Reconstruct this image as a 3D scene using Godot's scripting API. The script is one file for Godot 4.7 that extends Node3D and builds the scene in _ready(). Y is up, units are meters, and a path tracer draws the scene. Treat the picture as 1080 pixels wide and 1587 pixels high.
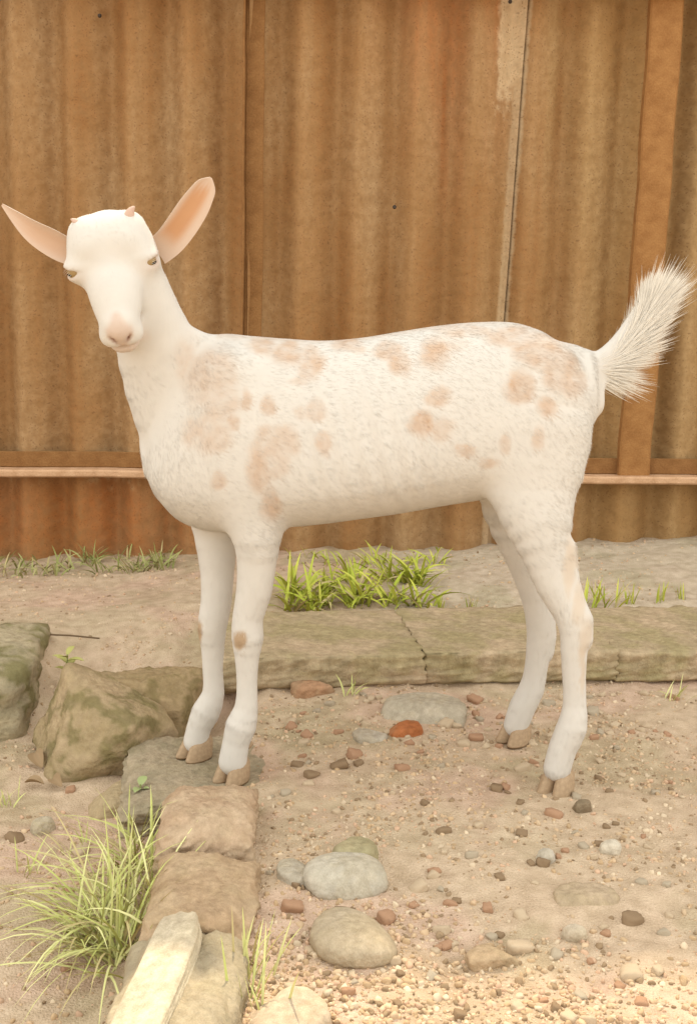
extends Node3D
# A young white goat with tan markings in front of a rusty corrugated gate.

const TORSO := [
	[-0.3422, 0.449, 0.0202, 0.03],
	[-0.3264, 0.4534, 0.0554, 0.055],
	[-0.2984, 0.4687, 0.1006, 0.075],
	[-0.2705, 0.485, 0.1305, 0.083],
	[-0.2381, 0.4901, 0.1415, 0.088],
	[-0.1917, 0.4899, 0.1402, 0.094],
	[-0.1454, 0.4926, 0.135, 0.102],
	[-0.0898, 0.4955, 0.1307, 0.11],
	[-0.0344, 0.5029, 0.1291, 0.113],
	[0.0208, 0.5126, 0.1297, 0.112],
	[0.0759, 0.5228, 0.129, 0.106],
	[0.131, 0.5307, 0.1269, 0.098],
	[0.1769, 0.5351, 0.1226, 0.094],
	[0.2137, 0.5373, 0.1106, 0.09],
	[0.2412, 0.5411, 0.0912, 0.08],
	[0.2684, 0.5482, 0.0694, 0.066],
	[0.288, 0.5599, 0.05, 0.05],
	[0.3048, 0.5564, 0.0229, 0.03]]
const CHAINS := [
	[0.03, [[-0.2472, 0.4312, 0, 0.0583, 0.95], [-0.2733, 0.4933, 0, 0.0753, 0.72], [-0.3033, 0.5634, 0.008, 0.0693, 0.66], [-0.3298, 0.6284, 0.022, 0.0538, 0.72], [-0.3479, 0.6881, 0.038, 0.046, 0.8], [-0.3603, 0.7283, 0.045, 0.0403, 0.9]]],
	[0.02, [[-0.2225, 0.5609, 0.045, 0.0503, 0.6], [-0.2084, 0.4814, 0.055, 0.0564, 0.6], [-0.1881, 0.409, 0.055, 0.0437, 0.75], [-0.1786, 0.3536, 0.054, 0.0346, 1], [-0.1783, 0.3159, 0.053, 0.0282, 1], [-0.1816, 0.2731, 0.052, 0.0255, 1], [-0.1905, 0.2319, 0.052, 0.0219, 1], [-0.1903, 0.2051, 0.052, 0.0232, 1], [-0.191, 0.1741, 0.052, 0.0178, 1], [-0.1907, 0.1352, 0.052, 0.015, 1], [-0.1913, 0.0978, 0.052, 0.0169, 1], [-0.1986, 0.07, 0.052, 0.0223, 1], [-0.206, 0.0439, 0.052, 0.0196, 1], [-0.2105, 0.0138, 0.052, 0.021, 1]]],
	[0.02, [[-0.2386, 0.5346, -0.045, 0.0531, 0.6], [-0.2436, 0.4575, -0.05, 0.0581, 0.6], [-0.2466, 0.3805, -0.045, 0.0435, 0.75], [-0.2459, 0.3225, -0.04, 0.0318, 1], [-0.2442, 0.2741, -0.035, 0.025, 1], [-0.2456, 0.2299, -0.032, 0.023, 1], [-0.2511, 0.1931, -0.03, 0.022, 1], [-0.2501, 0.1618, -0.03, 0.0177, 1], [-0.25, 0.124, -0.03, 0.0153, 1], [-0.2489, 0.0881, -0.03, 0.0168, 1], [-0.2597, 0.0599, -0.03, 0.0215, 1], [-0.2705, 0.0346, -0.03, 0.0187, 1], [-0.2755, 0.0115, -0.03, 0.0192, 1]]],
	[0.022, [[0.2116, 0.5804, 0.045, 0.0567, 0.62], [0.2082, 0.5013, 0.06, 0.0743, 0.55], [0.2051, 0.4304, 0.07, 0.0595, 0.62], [0.2133, 0.3884, 0.078, 0.0466, 0.75], [0.2239, 0.344, 0.083, 0.0322, 0.9], [0.2361, 0.3022, 0.088, 0.0241, 1], [0.2553, 0.2669, 0.093, 0.02, 1], [0.268, 0.2401, 0.096, 0.0204, 1], [0.2696, 0.2096, 0.097, 0.0186, 1], [0.2718, 0.1703, 0.098, 0.0164, 1], [0.2749, 0.1308, 0.099, 0.0164, 1], [0.2729, 0.0986, 0.1, 0.0212, 1], [0.262, 0.0674, 0.1, 0.0199, 1], [0.2555, 0.0362, 0.1, 0.0194, 1]]],
	[0.022, [[0.2262, 0.5743, -0.045, 0.0599, 0.62], [0.2172, 0.4875, -0.055, 0.0777, 0.55], [0.2003, 0.4184, -0.06, 0.0604, 0.62], [0.2046, 0.3558, -0.068, 0.0411, 0.8], [0.2231, 0.2987, -0.074, 0.0295, 1], [0.244, 0.2396, -0.08, 0.0247, 1], [0.253, 0.1925, -0.083, 0.0227, 1], [0.2513, 0.1525, -0.084, 0.0193, 1], [0.2484, 0.1164, -0.085, 0.0178, 1], [0.2439, 0.0884, -0.086, 0.0198, 1], [0.2313, 0.0582, -0.086, 0.0208, 1], [0.2226, 0.0279, -0.086, 0.0193, 1]]],
	[0.012, [[0.2474, 0.2719, 0.095, 0.0062, 1], [0.2622, 0.2648, 0.095, 0.0062, 1], [0.2819, 0.2489, 0.096, 0.0089, 1], [0.2859, 0.2266, 0.096, 0.0089, 1]]],
	[0.02, [[0.2583, 0.3533, 0.088, 0.0071, 0.8], [0.266, 0.308, 0.09, 0.0071, 0.8], [0.2799, 0.2585, 0.094, 0.008, 0.8]]],
	[0.012, [[0.2659, 0.1773, -0.083, 0.0089, 1], [0.2665, 0.1508, -0.084, 0.0079, 1]]],
	[0.025, [[0.2607, 0.6012, 0, 0.0245, 0.9], [0.2887, 0.5927, 0, 0.0254, 0.7], [0.3151, 0.6098, 0, 0.0207, 0.8], [0.3387, 0.6393, 0, 0.0188, 0.8], [0.3564, 0.673, 0, 0.016, 0.8], [0.3664, 0.6983, 0, 0.0094, 0.8]]]]
const PATCHES := [[-0.2788, 0.5965, 0.018, 0.0378, 0.4], [-0.2436, 0.5755, 0.0378, 0.0414, 0.55], [-0.2259, 0.5451, 0.0252, 0.036, 0.45], [-0.2435, 0.5021, 0.0306, 0.0234, 0.55], [-0.1924, 0.5486, 0.0081, 0.0126, 0.95], [-0.2081, 0.519, 0.0081, 0.0108, 0.95], [-0.1596, 0.5423, 0.0099, 0.0135, 0.75], [-0.2264, 0.4424, 0.0108, 0.0126, 0.6], [-0.2198, 0.5629, 0.0144, 0.0198, 0.5], [-0.1736, 0.6164, 0.0216, 0.0126, 0.7], [-0.1429, 0.6102, 0.0198, 0.0135, 0.8], [-0.1111, 0.5988, 0.018, 0.0216, 0.8], [-0.116, 0.5786, 0.0198, 0.0072, 0.5], [-0.0555, 0.6219, 0.0252, 0.0108, 0.8], [0.0007, 0.6181, 0.0198, 0.0126, 0.8], [0.017, 0.6019, 0.0171, 0.0162, 0.85], [0.0656, 0.6153, 0.0216, 0.0198, 0.85], [0.0755, 0.6311, 0.027, 0.0126, 0.4], [0.1009, 0.6508, 0.0496, 0.0081, 0.6], [0.1624, 0.6419, 0.0342, 0.0162, 0.7], [0.2028, 0.6212, 0.036, 0.0216, 0.75], [0.2329, 0.6002, 0.0252, 0.0252, 0.7], [0.2533, 0.5832, 0.0144, 0.0198, 0.6], [0.1789, 0.5752, 0.0198, 0.0207, 0.95], [0.2156, 0.5488, 0.0135, 0.0153, 0.7], [0.065, 0.561, 0.0162, 0.0126, 0.75], [0.0443, 0.5225, 0.018, 0.0198, 0.95], [0.0712, 0.5152, 0.0216, 0.018, 0.6], [0.106, 0.4884, 0.0108, 0.009, 0.9], [0.137, 0.4721, 0.0153, 0.009, 0.7], [0.1606, 0.4987, 0.0081, 0.0135, 0.75], [0.2, 0.5094, 0.0081, 0.0144, 0.5], [-0.0977, 0.5377, 0.0135, 0.0117, 0.6], [-0.1197, 0.5336, 0.009, 0.009, 0.5], [-0.0898, 0.497, 0.009, 0.0135, 0.7], [-0.1395, 0.494, 0.0216, 0.0216, 0.55], [-0.166, 0.4844, 0.0198, 0.0234, 0.7], [-0.172, 0.4555, 0.0162, 0.027, 0.7], [-0.1498, 0.4623, 0.018, 0.018, 0.5], [-0.1581, 0.4105, 0.0126, 0.0252, 0.75]]
const LEG_STAINS_AND_SHADE := [[-0.1986, 0.204, 0.01, 0.0137, 0.052], [-0.2664, 0.1896, 0.0057, 0.0192, -0.03], [0.2575, 0.3286, 0.008, 0.0356, 0.09, 1], [0.2742, 0.2793, 0.008, 0.0266, 0.093, 1], [0.2853, 0.2342, 0.0071, 0.0266, 0.096, 1], [0.2837, 0.1831, 0.0053, 0.0354, 0.097, 1], [0.2671, 0.1644, 0.0069, 0.0494, -0.084, 1]]
const HOOVES := [[-0.2104, -0.0154, 0.052], [-0.2755, -0.0148, -0.03], [0.2567, -0.001, 0.1], [0.222, -0.0001, -0.086]]
const EAR_A := [[-0.4221, 0.7418, 0.035, 0.0184], [-0.442, 0.7446, 0.04, 0.0202], [-0.4641, 0.7543, 0.042, 0.0202], [-0.4866, 0.7665, 0.042, 0.0165], [-0.5078, 0.7823, 0.04, 0.0101], [-0.5289, 0.7998, 0.038, 0.0018]]
const EAR_B := [[-0.3241, 0.7443, 0.03, 0.0203], [-0.3038, 0.7601, 0.035, 0.0221], [-0.2848, 0.7818, 0.038, 0.023], [-0.2699, 0.8034, 0.038, 0.0221], [-0.2587, 0.8215, 0.037, 0.0184], [-0.2518, 0.8327, 0.036, 0.0138], [-0.2467, 0.8422, 0.035, 0.0018]]
const TAIL := [[0.2794, 0.5952, 0, 0.0282], [0.3109, 0.6042, 0, 0.0376], [0.3347, 0.6311, 0, 0.0357], [0.3524, 0.6657, 0, 0.0282], [0.3616, 0.6892, 0, 0.0188]]
const HEAD_AT := Vector3(-0.3749, 0.7199, 0.06)
const GATE_Z := -2.95

var rng := RandomNumberGenerator.new()
var used := {}
var M := {}
var nz := FastNoiseLite.new()
var nz2 := FastNoiseLite.new()

# ------------------------------------------------------------------ helpers
func numbered(called: String) -> String:
	var k = used.get(called, 0)
	used[called] = k + 1
	return called if k == 0 else "%s_%03d" % [called, k]

func tag(o: Node, label: String, category: String, group := "", kind := "") -> Node:
	if label: o.set_meta("label", label)
	if category: o.set_meta("category", category)
	if group: o.set_meta("group", group)
	if kind: o.set_meta("kind", kind)
	return o

func base(called: String, at := Vector3.ZERO, turn := 0.0) -> Node3D:
	var o := Node3D.new()
	o.name = numbered(called)
	add_child(o)
	o.position = at
	o.rotation.y = turn
	return o

func obj(called: String, mesh: Mesh, mat: Material, parent: Node = null) -> MeshInstance3D:
	var o := MeshInstance3D.new()
	o.mesh = mesh
	if mat: o.material_override = mat
	if parent == null:
		o.name = numbered(called)
		add_child(o)
	else:
		o.name = called
		parent.add_child(o, true)
	return o

func lin(r: float, g: float, b: float) -> Color:
	return Color(r, g, b).linear_to_srgb()

func mat(c: Color, rough := 0.9, vcol := false, metal := 0.0) -> StandardMaterial3D:
	var m := StandardMaterial3D.new()
	m.albedo_color = c
	m.roughness = rough
	m.metallic = metal
	m.metallic_specular = 0.3
	m.vertex_color_use_as_albedo = vcol
	m.cull_mode = BaseMaterial3D.CULL_DISABLED
	return m

func noise(freq: float, seed_: int, oct := 4, type := FastNoiseLite.TYPE_SIMPLEX_SMOOTH) -> FastNoiseLite:
	var n := FastNoiseLite.new()
	n.noise_type = type
	n.frequency = freq
	n.seed = seed_
	n.fractal_octaves = oct
	return n

# grain texture: multiplies the base colour; two noises mixed, lo..hi
func grain_tex(size: int, f1: float, f2: float, seed_: int, lo: Color, hi: Color, sharp := 1.0) -> ImageTexture:
	var a := noise(f1, seed_, 5).get_seamless_image(size, size)
	var b := noise(f2, seed_ + 7, 3).get_seamless_image(size, size)
	a.convert(Image.FORMAT_L8)
	b.convert(Image.FORMAT_L8)
	var da := a.get_data()
	var db := b.get_data()
	var out := PackedByteArray()
	out.resize(size * size * 3)
	for i in size * size:
		var t := (da[i] * 0.55 + db[i] * 0.45) / 255.0
		t = clampf((t - 0.5) * sharp + 0.5, 0.0, 1.0)
		var c := lo.lerp(hi, t)
		out[i * 3] = int(c.r * 255.0)
		out[i * 3 + 1] = int(c.g * 255.0)
		out[i * 3 + 2] = int(c.b * 255.0)
	return ImageTexture.create_from_image(Image.create_from_data(size, size, false, Image.FORMAT_RGB8, out))

func normal_tex(size: int, f: float, seed_: int, strength: float, oct := 5) -> ImageTexture:
	var a := noise(f, seed_, oct).get_seamless_image(size, size)
	a.convert(Image.FORMAT_RGBA8)
	a.bump_map_to_normal_map(strength)
	return ImageTexture.create_from_image(a)

func tri(m: StandardMaterial3D, albedo: Texture2D, normal: Texture2D, scale: float, ns := 1.0, world := false) -> StandardMaterial3D:
	if albedo: m.albedo_texture = albedo
	if normal:
		m.normal_enabled = true
		m.normal_texture = normal
		m.normal_scale = ns
	m.uv1_triplanar = true
	m.uv1_world_triplanar = world
	m.uv1_scale = Vector3.ONE * scale
	return m

func mesh_of(v: PackedVector3Array, idx: PackedInt32Array, col = null, uv = null, nrm = null) -> ArrayMesh:
	if nrm == null:
		nrm = PackedVector3Array()
		nrm.resize(v.size())
		for i in range(0, idx.size(), 3):
			var a := v[idx[i]]
			var n := (v[idx[i + 2]] - a).cross(v[idx[i + 1]] - a)
			nrm[idx[i]] += n
			nrm[idx[i + 1]] += n
			nrm[idx[i + 2]] += n
		for i in nrm.size():
			nrm[i] = nrm[i].normalized() if nrm[i].length_squared() > 1e-20 else Vector3.UP
	var arr := []
	arr.resize(Mesh.ARRAY_MAX)
	arr[Mesh.ARRAY_VERTEX] = v
	arr[Mesh.ARRAY_INDEX] = idx
	arr[Mesh.ARRAY_NORMAL] = nrm
	if col != null: arr[Mesh.ARRAY_COLOR] = col
	if uv != null: arr[Mesh.ARRAY_TEX_UV] = uv
	var m := ArrayMesh.new()
	m.add_surface_from_arrays(Mesh.PRIMITIVE_TRIANGLES, arr)
	return m

# a stone: a block cut by planes (normal, distance), edges softened, surface roughened
func stone_mesh(size: Vector3, planes: Array, seed_: int, n := 12, soft := 14.0, rough := 0.06, tint = null, nfreq := 1.0) -> ArrayMesh:
	var v := PackedVector3Array()
	var idx := PackedInt32Array()
	var col := PackedColorArray()
	var nn := noise(1.6 * nfreq, seed_, 4)
	var ids := {}
	var pl := [[Vector3.RIGHT, 1.0], [Vector3.LEFT, 1.0], [Vector3.UP, 1.0], [Vector3.DOWN, 1.0], [Vector3.BACK, 1.0], [Vector3.FORWARD, 1.0]]
	for p in planes: pl.append([(p[0] as Vector3).normalized(), p[1]])
	for face in 6:
		var ax := face / 2
		var sg := 1.0 if face % 2 == 0 else -1.0
		for i in n:
			for j in n:
				var q := PackedInt32Array()
				for c in [[0, 0], [1, 0], [1, 1], [0, 1]]:
					var a: float = tan(((i + c[0]) / float(n) * 2.0 - 1.0) * 0.7854)
					var b: float = tan(((j + c[1]) / float(n) * 2.0 - 1.0) * 0.7854)
					var d := Vector3.ZERO
					d[ax] = sg
					d[(ax + 1) % 3] = a
					d[(ax + 2) % 3] = b * sg
					d = d.normalized()
					var key := Vector3i((d * 4000.0).round())
					if not ids.has(key):
						var s := 0.0
						for p in pl:
							var h: float = p[0].dot(d)
							if h > 0.0: s += pow(h / p[1], soft)
						var r: float = pow(s, -1.0 / soft)
						var pos := d * r
						var w := nn.get_noise_3dv(pos * 1.0 + Vector3(seed_ * 3.1, 0, 0)) * rough * 2.0 + nn.get_noise_3dv(pos * 4.0) * rough * 0.8
						pos *= 1.0 + w
						ids[key] = v.size()
						v.append(pos * size)
						if tint != null: col.append(tint.call(pos * size, d))
					q.append(ids[key])
				idx.append_array([q[0], q[2], q[1], q[0], q[3], q[2]])
	return mesh_of(v, idx, col if tint != null else null)

# a bar with softened edges: box with a small chamfer, optional waviness along its length
func bar_mesh(size: Vector3, ch := 0.003, seed_ := 0, wave := 0.0) -> ArrayMesh:
	var v := PackedVector3Array()
	var idx := PackedInt32Array()
	var ax := size.max_axis_index()
	var o1 := (ax + 1) % 3
	var o2 := (ax + 2) % 3
	var seg := int(clampf(size[ax] / 0.04, 2, 80)) if wave > 0.0 else 1
	var h := size * 0.5
	var ring := [[-1, -1, 1, 0], [1, -1, -1, 0], [1, -1, 0, 1], [1, 1, 0, -1], [1, 1, -1, 0], [-1, 1, 1, 0], [-1, 1, 0, -1], [-1, -1, 0, 1]]
	for s in seg + 1:
		var t := -h[ax] + size[ax] * s / seg
		for r in ring:
			var p := Vector3.ZERO
			p[ax] = t
			p[o1] = r[0] * h[o1] + r[2] * ch
			p[o2] = r[1] * h[o2] + r[3] * ch
			if wave > 0.0:
				p[o1] += nz.get_noise_2d(t * 60.0 + seed_ * 50.0, 3.0) * wave
				p[o2] += nz.get_noise_2d(t * 60.0 + seed_ * 50.0, 90.0) * wave
			v.append(p)
	for s in seg:
		for r in 8:
			var a := s * 8 + r
			var b := s * 8 + (r + 1) % 8
			idx.append_array([a, b, a + 8, b, b + 8, a + 8])
	for e in [0, seg * 8]:
		for r in range(1, 7): idx.append_array([e, e + r, e + r + 1] if e > 0 else [e, e + r + 1, e + r])
	var st := SurfaceTool.new()
	st.begin(Mesh.PRIMITIVE_TRIANGLES)
	for i in idx:
		st.set_smooth_group(-1)
		st.add_vertex(v[i])
	st.generate_normals()
	return st.commit()

# ------------------------------------------------------------------ ground
func row_x(z: float) -> float:      # middle line of the edging stones
	return -0.178 + (z + 1.3) * -0.03

func ground_h(x: float, z: float) -> float:
	var fine := clampf(1.2 - absf(x) * 0.3, 0.15, 1.0)
	var h := nz.get_noise_2d(x * 40.0, z * 40.0) * 0.012 * fine + nz2.get_noise_2d(x * 160.0, z * 160.0) * 0.006 * fine
	var kz := -1.985 - 0.145 * x      # front line of the kerb
	var behind := smoothstep(0.02, -0.16, z - kz)
	# the lower ground beside the edging
	var lf := smoothstep(row_x(z) + 0.03, row_x(z) - 0.08, x)
	var front := -0.07 * lf - 0.02 * exp(-pow((x + 0.15) / 0.09, 2.0) - pow((z + 1.66) / 0.12, 2.0))
	var rise := 0.035 + 0.056 * clampf(x, -1.2, 1.2) * smoothstep(-2.0, -2.9, z) + 0.01 * smoothstep(-2.2, -2.9, z)
	# the gap between kerb and loose block slopes down
	var gap := smoothstep(-0.62, -0.5, x) * smoothstep(-0.2, -0.3, x)
	var bg := lerpf(rise, lerpf(-0.045, rise, smoothstep(-1.95, -2.35, z)), gap)
	h += lerpf(front, bg, behind)
	return h

func axis_steps(lo: float, hi: float, step: float, far: float) -> PackedFloat32Array:
	var a := PackedFloat32Array()
	var left := []
	var p := lo
	var s := step
	while p > -far:
		s *= 1.35
		p -= s
		left.append(p)
	left.reverse()
	for q in left: a.append(q)
	var n := int(round((hi - lo) / step))
	for i in n + 1: a.append(lo + (hi - lo) * i / n)
	p = hi
	s = step
	while p < far:
		s *= 1.35
		p += s
		a.append(p)
	return a

func build_ground():
	var xs := axis_steps(-1.2, 1.2, 0.011, 70.0)
	var zs := axis_steps(-3.2, -0.75, 0.011, 70.0)
	var v := PackedVector3Array()
	var col := PackedColorArray()
	var idx := PackedInt32Array()
	var n1 := noise(1.7, 21, 4)
	var n2 := noise(6.0, 22, 4)
	for z in zs:
		for x in xs:
			v.append(Vector3(x, ground_h(x, z), z))
			var c := Color(0.64, 0.505, 0.36)
			var a := n1.get_noise_2d(x, z)
			var b := n2.get_noise_2d(x, z)
			c = c.lerp(Color(0.63, 0.485, 0.345), clampf(a * 1.4 + b * 0.6 + 0.2, 0, 1))
			c = c.lerp(Color(0.58, 0.475, 0.325), clampf(-a * 1.2 + b * 0.8, 0, 0.8))
			# pinker soil in drifts
			c = c.lerp(Color(0.66, 0.475, 0.36), 0.7 * smoothstep(0.0, 0.3, n1.get_noise_2d(x * 1.3 + 17.0, z * 1.3) + b * 0.4))
			# cement skim poured behind the kerb
			var cem := smoothstep(0.02, 0.10, x + b * 0.08 - 0.03) * smoothstep(-2.28, -2.36, z + b * 0.05)
			c = c.lerp(Color(0.64, 0.56, 0.43), cem * 0.75)
			# thin moss in patches
			var moss := smoothstep(0.12, 0.3, n2.get_noise_2d(x * 0.5 + 40.0, z * 0.5)) * 0.22
			c = c.lerp(Color(0.27, 0.27, 0.11), moss)
			col.append(c)
	var w := xs.size()
	for j in zs.size() - 1:
		for i in w - 1:
			var a := j * w + i
			idx.append_array([a, a + 1, a + w, a + 1, a + w + 1, a + w])
	var g := obj("ground", mesh_of(v, idx, col), M.dirt)
	tag(g, "bare pale brown dirt ground strewn with grit", "ground", "", "structure")

# ------------------------------------------------------------------ gate
func rust_texture() -> ImageTexture:
	var w := 1152
	var h := 864
	var fine := noise(0.11, 3, 3)
	var speck := noise(0.30, 4, 2)
	var streak := noise(0.022, 5, 4)
	var big := noise(0.006, 6, 3)
	var out := PackedByteArray()
	out.resize(w * h * 3)
	for y in h:
		var my := 1.8 - (y + 0.5) * 1.8 / h       # metres above the ground line
		for x in w:
			var mx := -1.2 + (x + 0.5) * 2.4 / w
			var s := streak.get_noise_2d(x, y * 0.06)
			var f := fine.get_noise_2d(x, y * 0.55)
			var b := big.get_noise_2d(x, y * 0.5)
			var k := speck.get_noise_2d(x, y)
			var c := Color(0.325, 0.178, 0.070)
			c = c.lerp(Color(0.375, 0.245, 0.125), clampf(s * 0.5 + f * 0.35 + b * 0.7 + 0.25, 0, 1))
			c = c.lerp(Color(0.275, 0.132, 0.045), clampf(-s * 0.75 + f * 0.5 - b * 0.8, 0, 0.9))
			# orange runs from the top of the middle sheet and under the low rail
			var run := smoothstep(0.95, 1.5, my + s * 0.5) * smoothstep(-0.02, 0.15, mx) * smoothstep(0.45, 0.34, mx)
			run = maxf(run * 0.5, smoothstep(0.26, 0.17, my + f * 0.05) * smoothstep(-0.05, 0.06, my) * smoothstep(-0.2, -0.5, mx + s * 0.2) * 0.55)
			c = c.lerp(Color(0.35, 0.125, 0.032), clampf(run + (s + f * 0.5) * run, 0, 0.85))
			# bare zinc left high on the overlapped edge of the middle sheet
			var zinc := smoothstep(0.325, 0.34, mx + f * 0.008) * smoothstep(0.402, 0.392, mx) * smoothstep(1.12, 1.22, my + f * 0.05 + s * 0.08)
			var rim := smoothstep(0.017, 0.009, absf(mx - 0.383 - 0.024 * (my - 1.0)) + f * 0.004)  # light caught along the sheet edge, painted as a pale line
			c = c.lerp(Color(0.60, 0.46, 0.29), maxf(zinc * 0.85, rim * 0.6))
			# olive dust low on the far leaf
			var ol := smoothstep(0.3, 0.7, mx + s * 0.3) * 0.4
			c = c.lerp(Color(0.34, 0.22, 0.086), ol)
			c = c * (1.0 + f * 0.15 + k * 0.11)
			if k > 0.42 and f > 0.05: c = c.lerp(Color(0.13, 0.065, 0.025), 0.55)
			c = c.clamp().linear_to_srgb()
			var i := (y * w + x) * 3
			out[i] = int(c.r * 255.0)
			out[i + 1] = int(c.g * 255.0)
			out[i + 2] = int(c.b * 255.0)
	return ImageTexture.create_from_image(Image.create_from_data(w, h, false, Image.FORMAT_RGB8, out))

func sheet_mesh(x0: float, x1: float, top: float, seed_: int, lift: float, phase: float, slant := 0.0) -> ArrayMesh:
	var v := PackedVector3Array()
	var idx := PackedInt32Array()
	var uv := PackedVector2Array()
	var nx := int((x1 - x0) / 0.0065)
	var ny := 44
	for side in 2:
		for j in ny + 1:
			for i in nx + 1:
				var t := j / float(ny)
				var u := i / float(nx)
				var x := lerpf(x0, x1, u)
				var bot := 0.028 + 0.052 * x + nz.get_noise_1d(x * 300.0 + seed_ * 77.0) * 0.006
				if absf(x) > 1.3: bot = 0.02 + 0.052 * clampf(x, -1.3, 1.3)
				var y := lerpf(bot, top + nz.get_noise_1d(x * 90.0) * 0.01, t)
				x += slant * (y - 1.0) * smoothstep(0.5, 1.0, u)
				var ph := (x + phase) / 0.138 * TAU
				var z := lift + 0.025 * (sin(ph) + 0.22 * sin(2.0 * ph + 0.6))
				z += nz.get_noise_2d(x * 90.0, y * 60.0) * 0.006
				z += nz2.get_noise_2d(x * 60.0, y * 25.0) * 0.0022
				v.append(Vector3(x, y, z - side * 0.0015))
				uv.append(Vector2((x + 1.2) / 2.4, 1.0 - y / 1.8))
	var w := nx + 1
	var off := w * (ny + 1)
	for side in 2:
		for j in ny:
			for i in nx:
				var a := side * off + j * w + i
				if side == 0: idx.append_array([a, a + w, a + 1, a + 1, a + w, a + w + 1])
				else: idx.append_array([a, a + 1, a + w, a + 1, a + w + 1, a + w])
	for i in nx:
		var e := ny * w + i
		idx.append_array([i, i + 1, i + off, i + 1, i + 1 + off, i + off])
		idx.append_array([e, e + off, e + 1, e + 1, e + off, e + 1 + off])
	for j in ny:
		for e in [j * w, j * w + nx]:
			idx.append_array([e, e + w, e + off, e + w, e + w + off, e + off])
	return mesh_of(v, idx, null, uv)

func build_gate():
	var g := base("corrugated_gate", Vector3(0, 0, GATE_Z))
	tag(g, "tall rusty corrugated metal gate with angle iron frame behind the goat", "gate")
	var sheets := [[-3.3, -2.43, 2.62, 0.008, 0.02], [-2.5, -1.63, 2.62, 0.0, 0.02], [-1.7, -0.93, 2.6, 0.008, 0.02], [-1.0, -0.235, 2.58, 0.0, 0.02], [-0.262, 0.386, 2.53, 0.012, 0.02], [0.34, 1.06, 2.48, 0.0, 0.02], [1.0, 1.75, 2.44, 0.008, 0.02], [1.68, 2.5, 2.4, 0.0, 0.02], [2.43, 3.3, 2.4, 0.008, 0.02]]
	for k in sheets.size():
		var s: Array = sheets[k]
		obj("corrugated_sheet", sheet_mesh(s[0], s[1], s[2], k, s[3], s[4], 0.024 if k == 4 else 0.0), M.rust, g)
	# frame
	for x in [-2.2, -0.27, 1.62, 2.6]:
		var a := obj("stile", bar_mesh(Vector3(0.044, 2.2, 0.006), 0.0015, 3, 0.003), M.frame, g)
		a.position = Vector3(x + 0.022, 1.33, 0.03)
		var b := obj("stile_flange", bar_mesh(Vector3(0.005, 2.2, 0.036), 0.0015, 3, 0.003), M.frame, a)
		b.position = Vector3(-0.0245, 0, 0.014)
	var p := obj("upright", bar_mesh(Vector3(0.078, 2.165, 0.034), 0.004, 5, 0.004), M.frame_orange, g)
	p.position = Vector3(0.718, 1.3325, 0.034)
	for y in [1.415, 2.34]:
		var r := obj("rail", bar_mesh(Vector3(6.2, 0.036, 0.03), 0.003, 8, 0.004), M.frame_pale, g)
		r.position = Vector3(0, y, 0.069)
	var low := obj("low_rail", bar_mesh(Vector3(6.2, 0.040, 0.006), 0.0015, 9, 0.003), M.frame, g)
	low.position = Vector3(0, 0.272, 0.024)
	low.rotation.z = 0.0122
	var fl := obj("flange", bar_mesh(Vector3(6.2, 0.019, 0.05), 0.004, 9, 0.0035), M.frame_pale, low)  # coloured paler for dust and for sky light caught on its top
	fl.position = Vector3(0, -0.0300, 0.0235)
	for q in [[0.352, 1.382, 0.03], [0.094, 0.905, 0.026], [0.86, 1.3, 0.02], [-0.62, 1.33, 0.022]]:
		var cy := CylinderMesh.new()
		cy.top_radius = 0.0035
		cy.bottom_radius = 0.005
		cy.height = 0.006
		cy.radial_segments = 10
		var o := obj("nail", cy, M.nail, g)
		o.position = Vector3(q[0], q[1], q[2])
		o.rotation.x = PI / 2

# ------------------------------------------------------------------ goat
var seg_a := PackedVector3Array()
var seg_d := PackedVector3Array()
var seg_ra := PackedFloat32Array()
var seg_rb := PackedFloat32Array()
var seg_za := PackedFloat32Array()
var seg_zb := PackedFloat32Array()
var seg_k := PackedFloat32Array()
var seg_il := PackedFloat32Array()
var seg_c := PackedInt32Array()
var ell_c := PackedVector3Array()
var ell_r := PackedVector3Array()
var ell_k := PackedFloat32Array()
var tt := PackedFloat32Array()
var t_x0 := 0.0
var t_x1 := 0.0
var t_n := 240
var head_b := Basis()
var head_inv := Basis()

func cat(a: float, b: float, c: float, d: float, t: float) -> float:
	return 0.5 * (2.0 * b + (c - a) * t + (2.0 * a - 5.0 * b + 4.0 * c - d) * t * t + (3.0 * b - a - 3.0 * c + d) * t * t * t)

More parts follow.
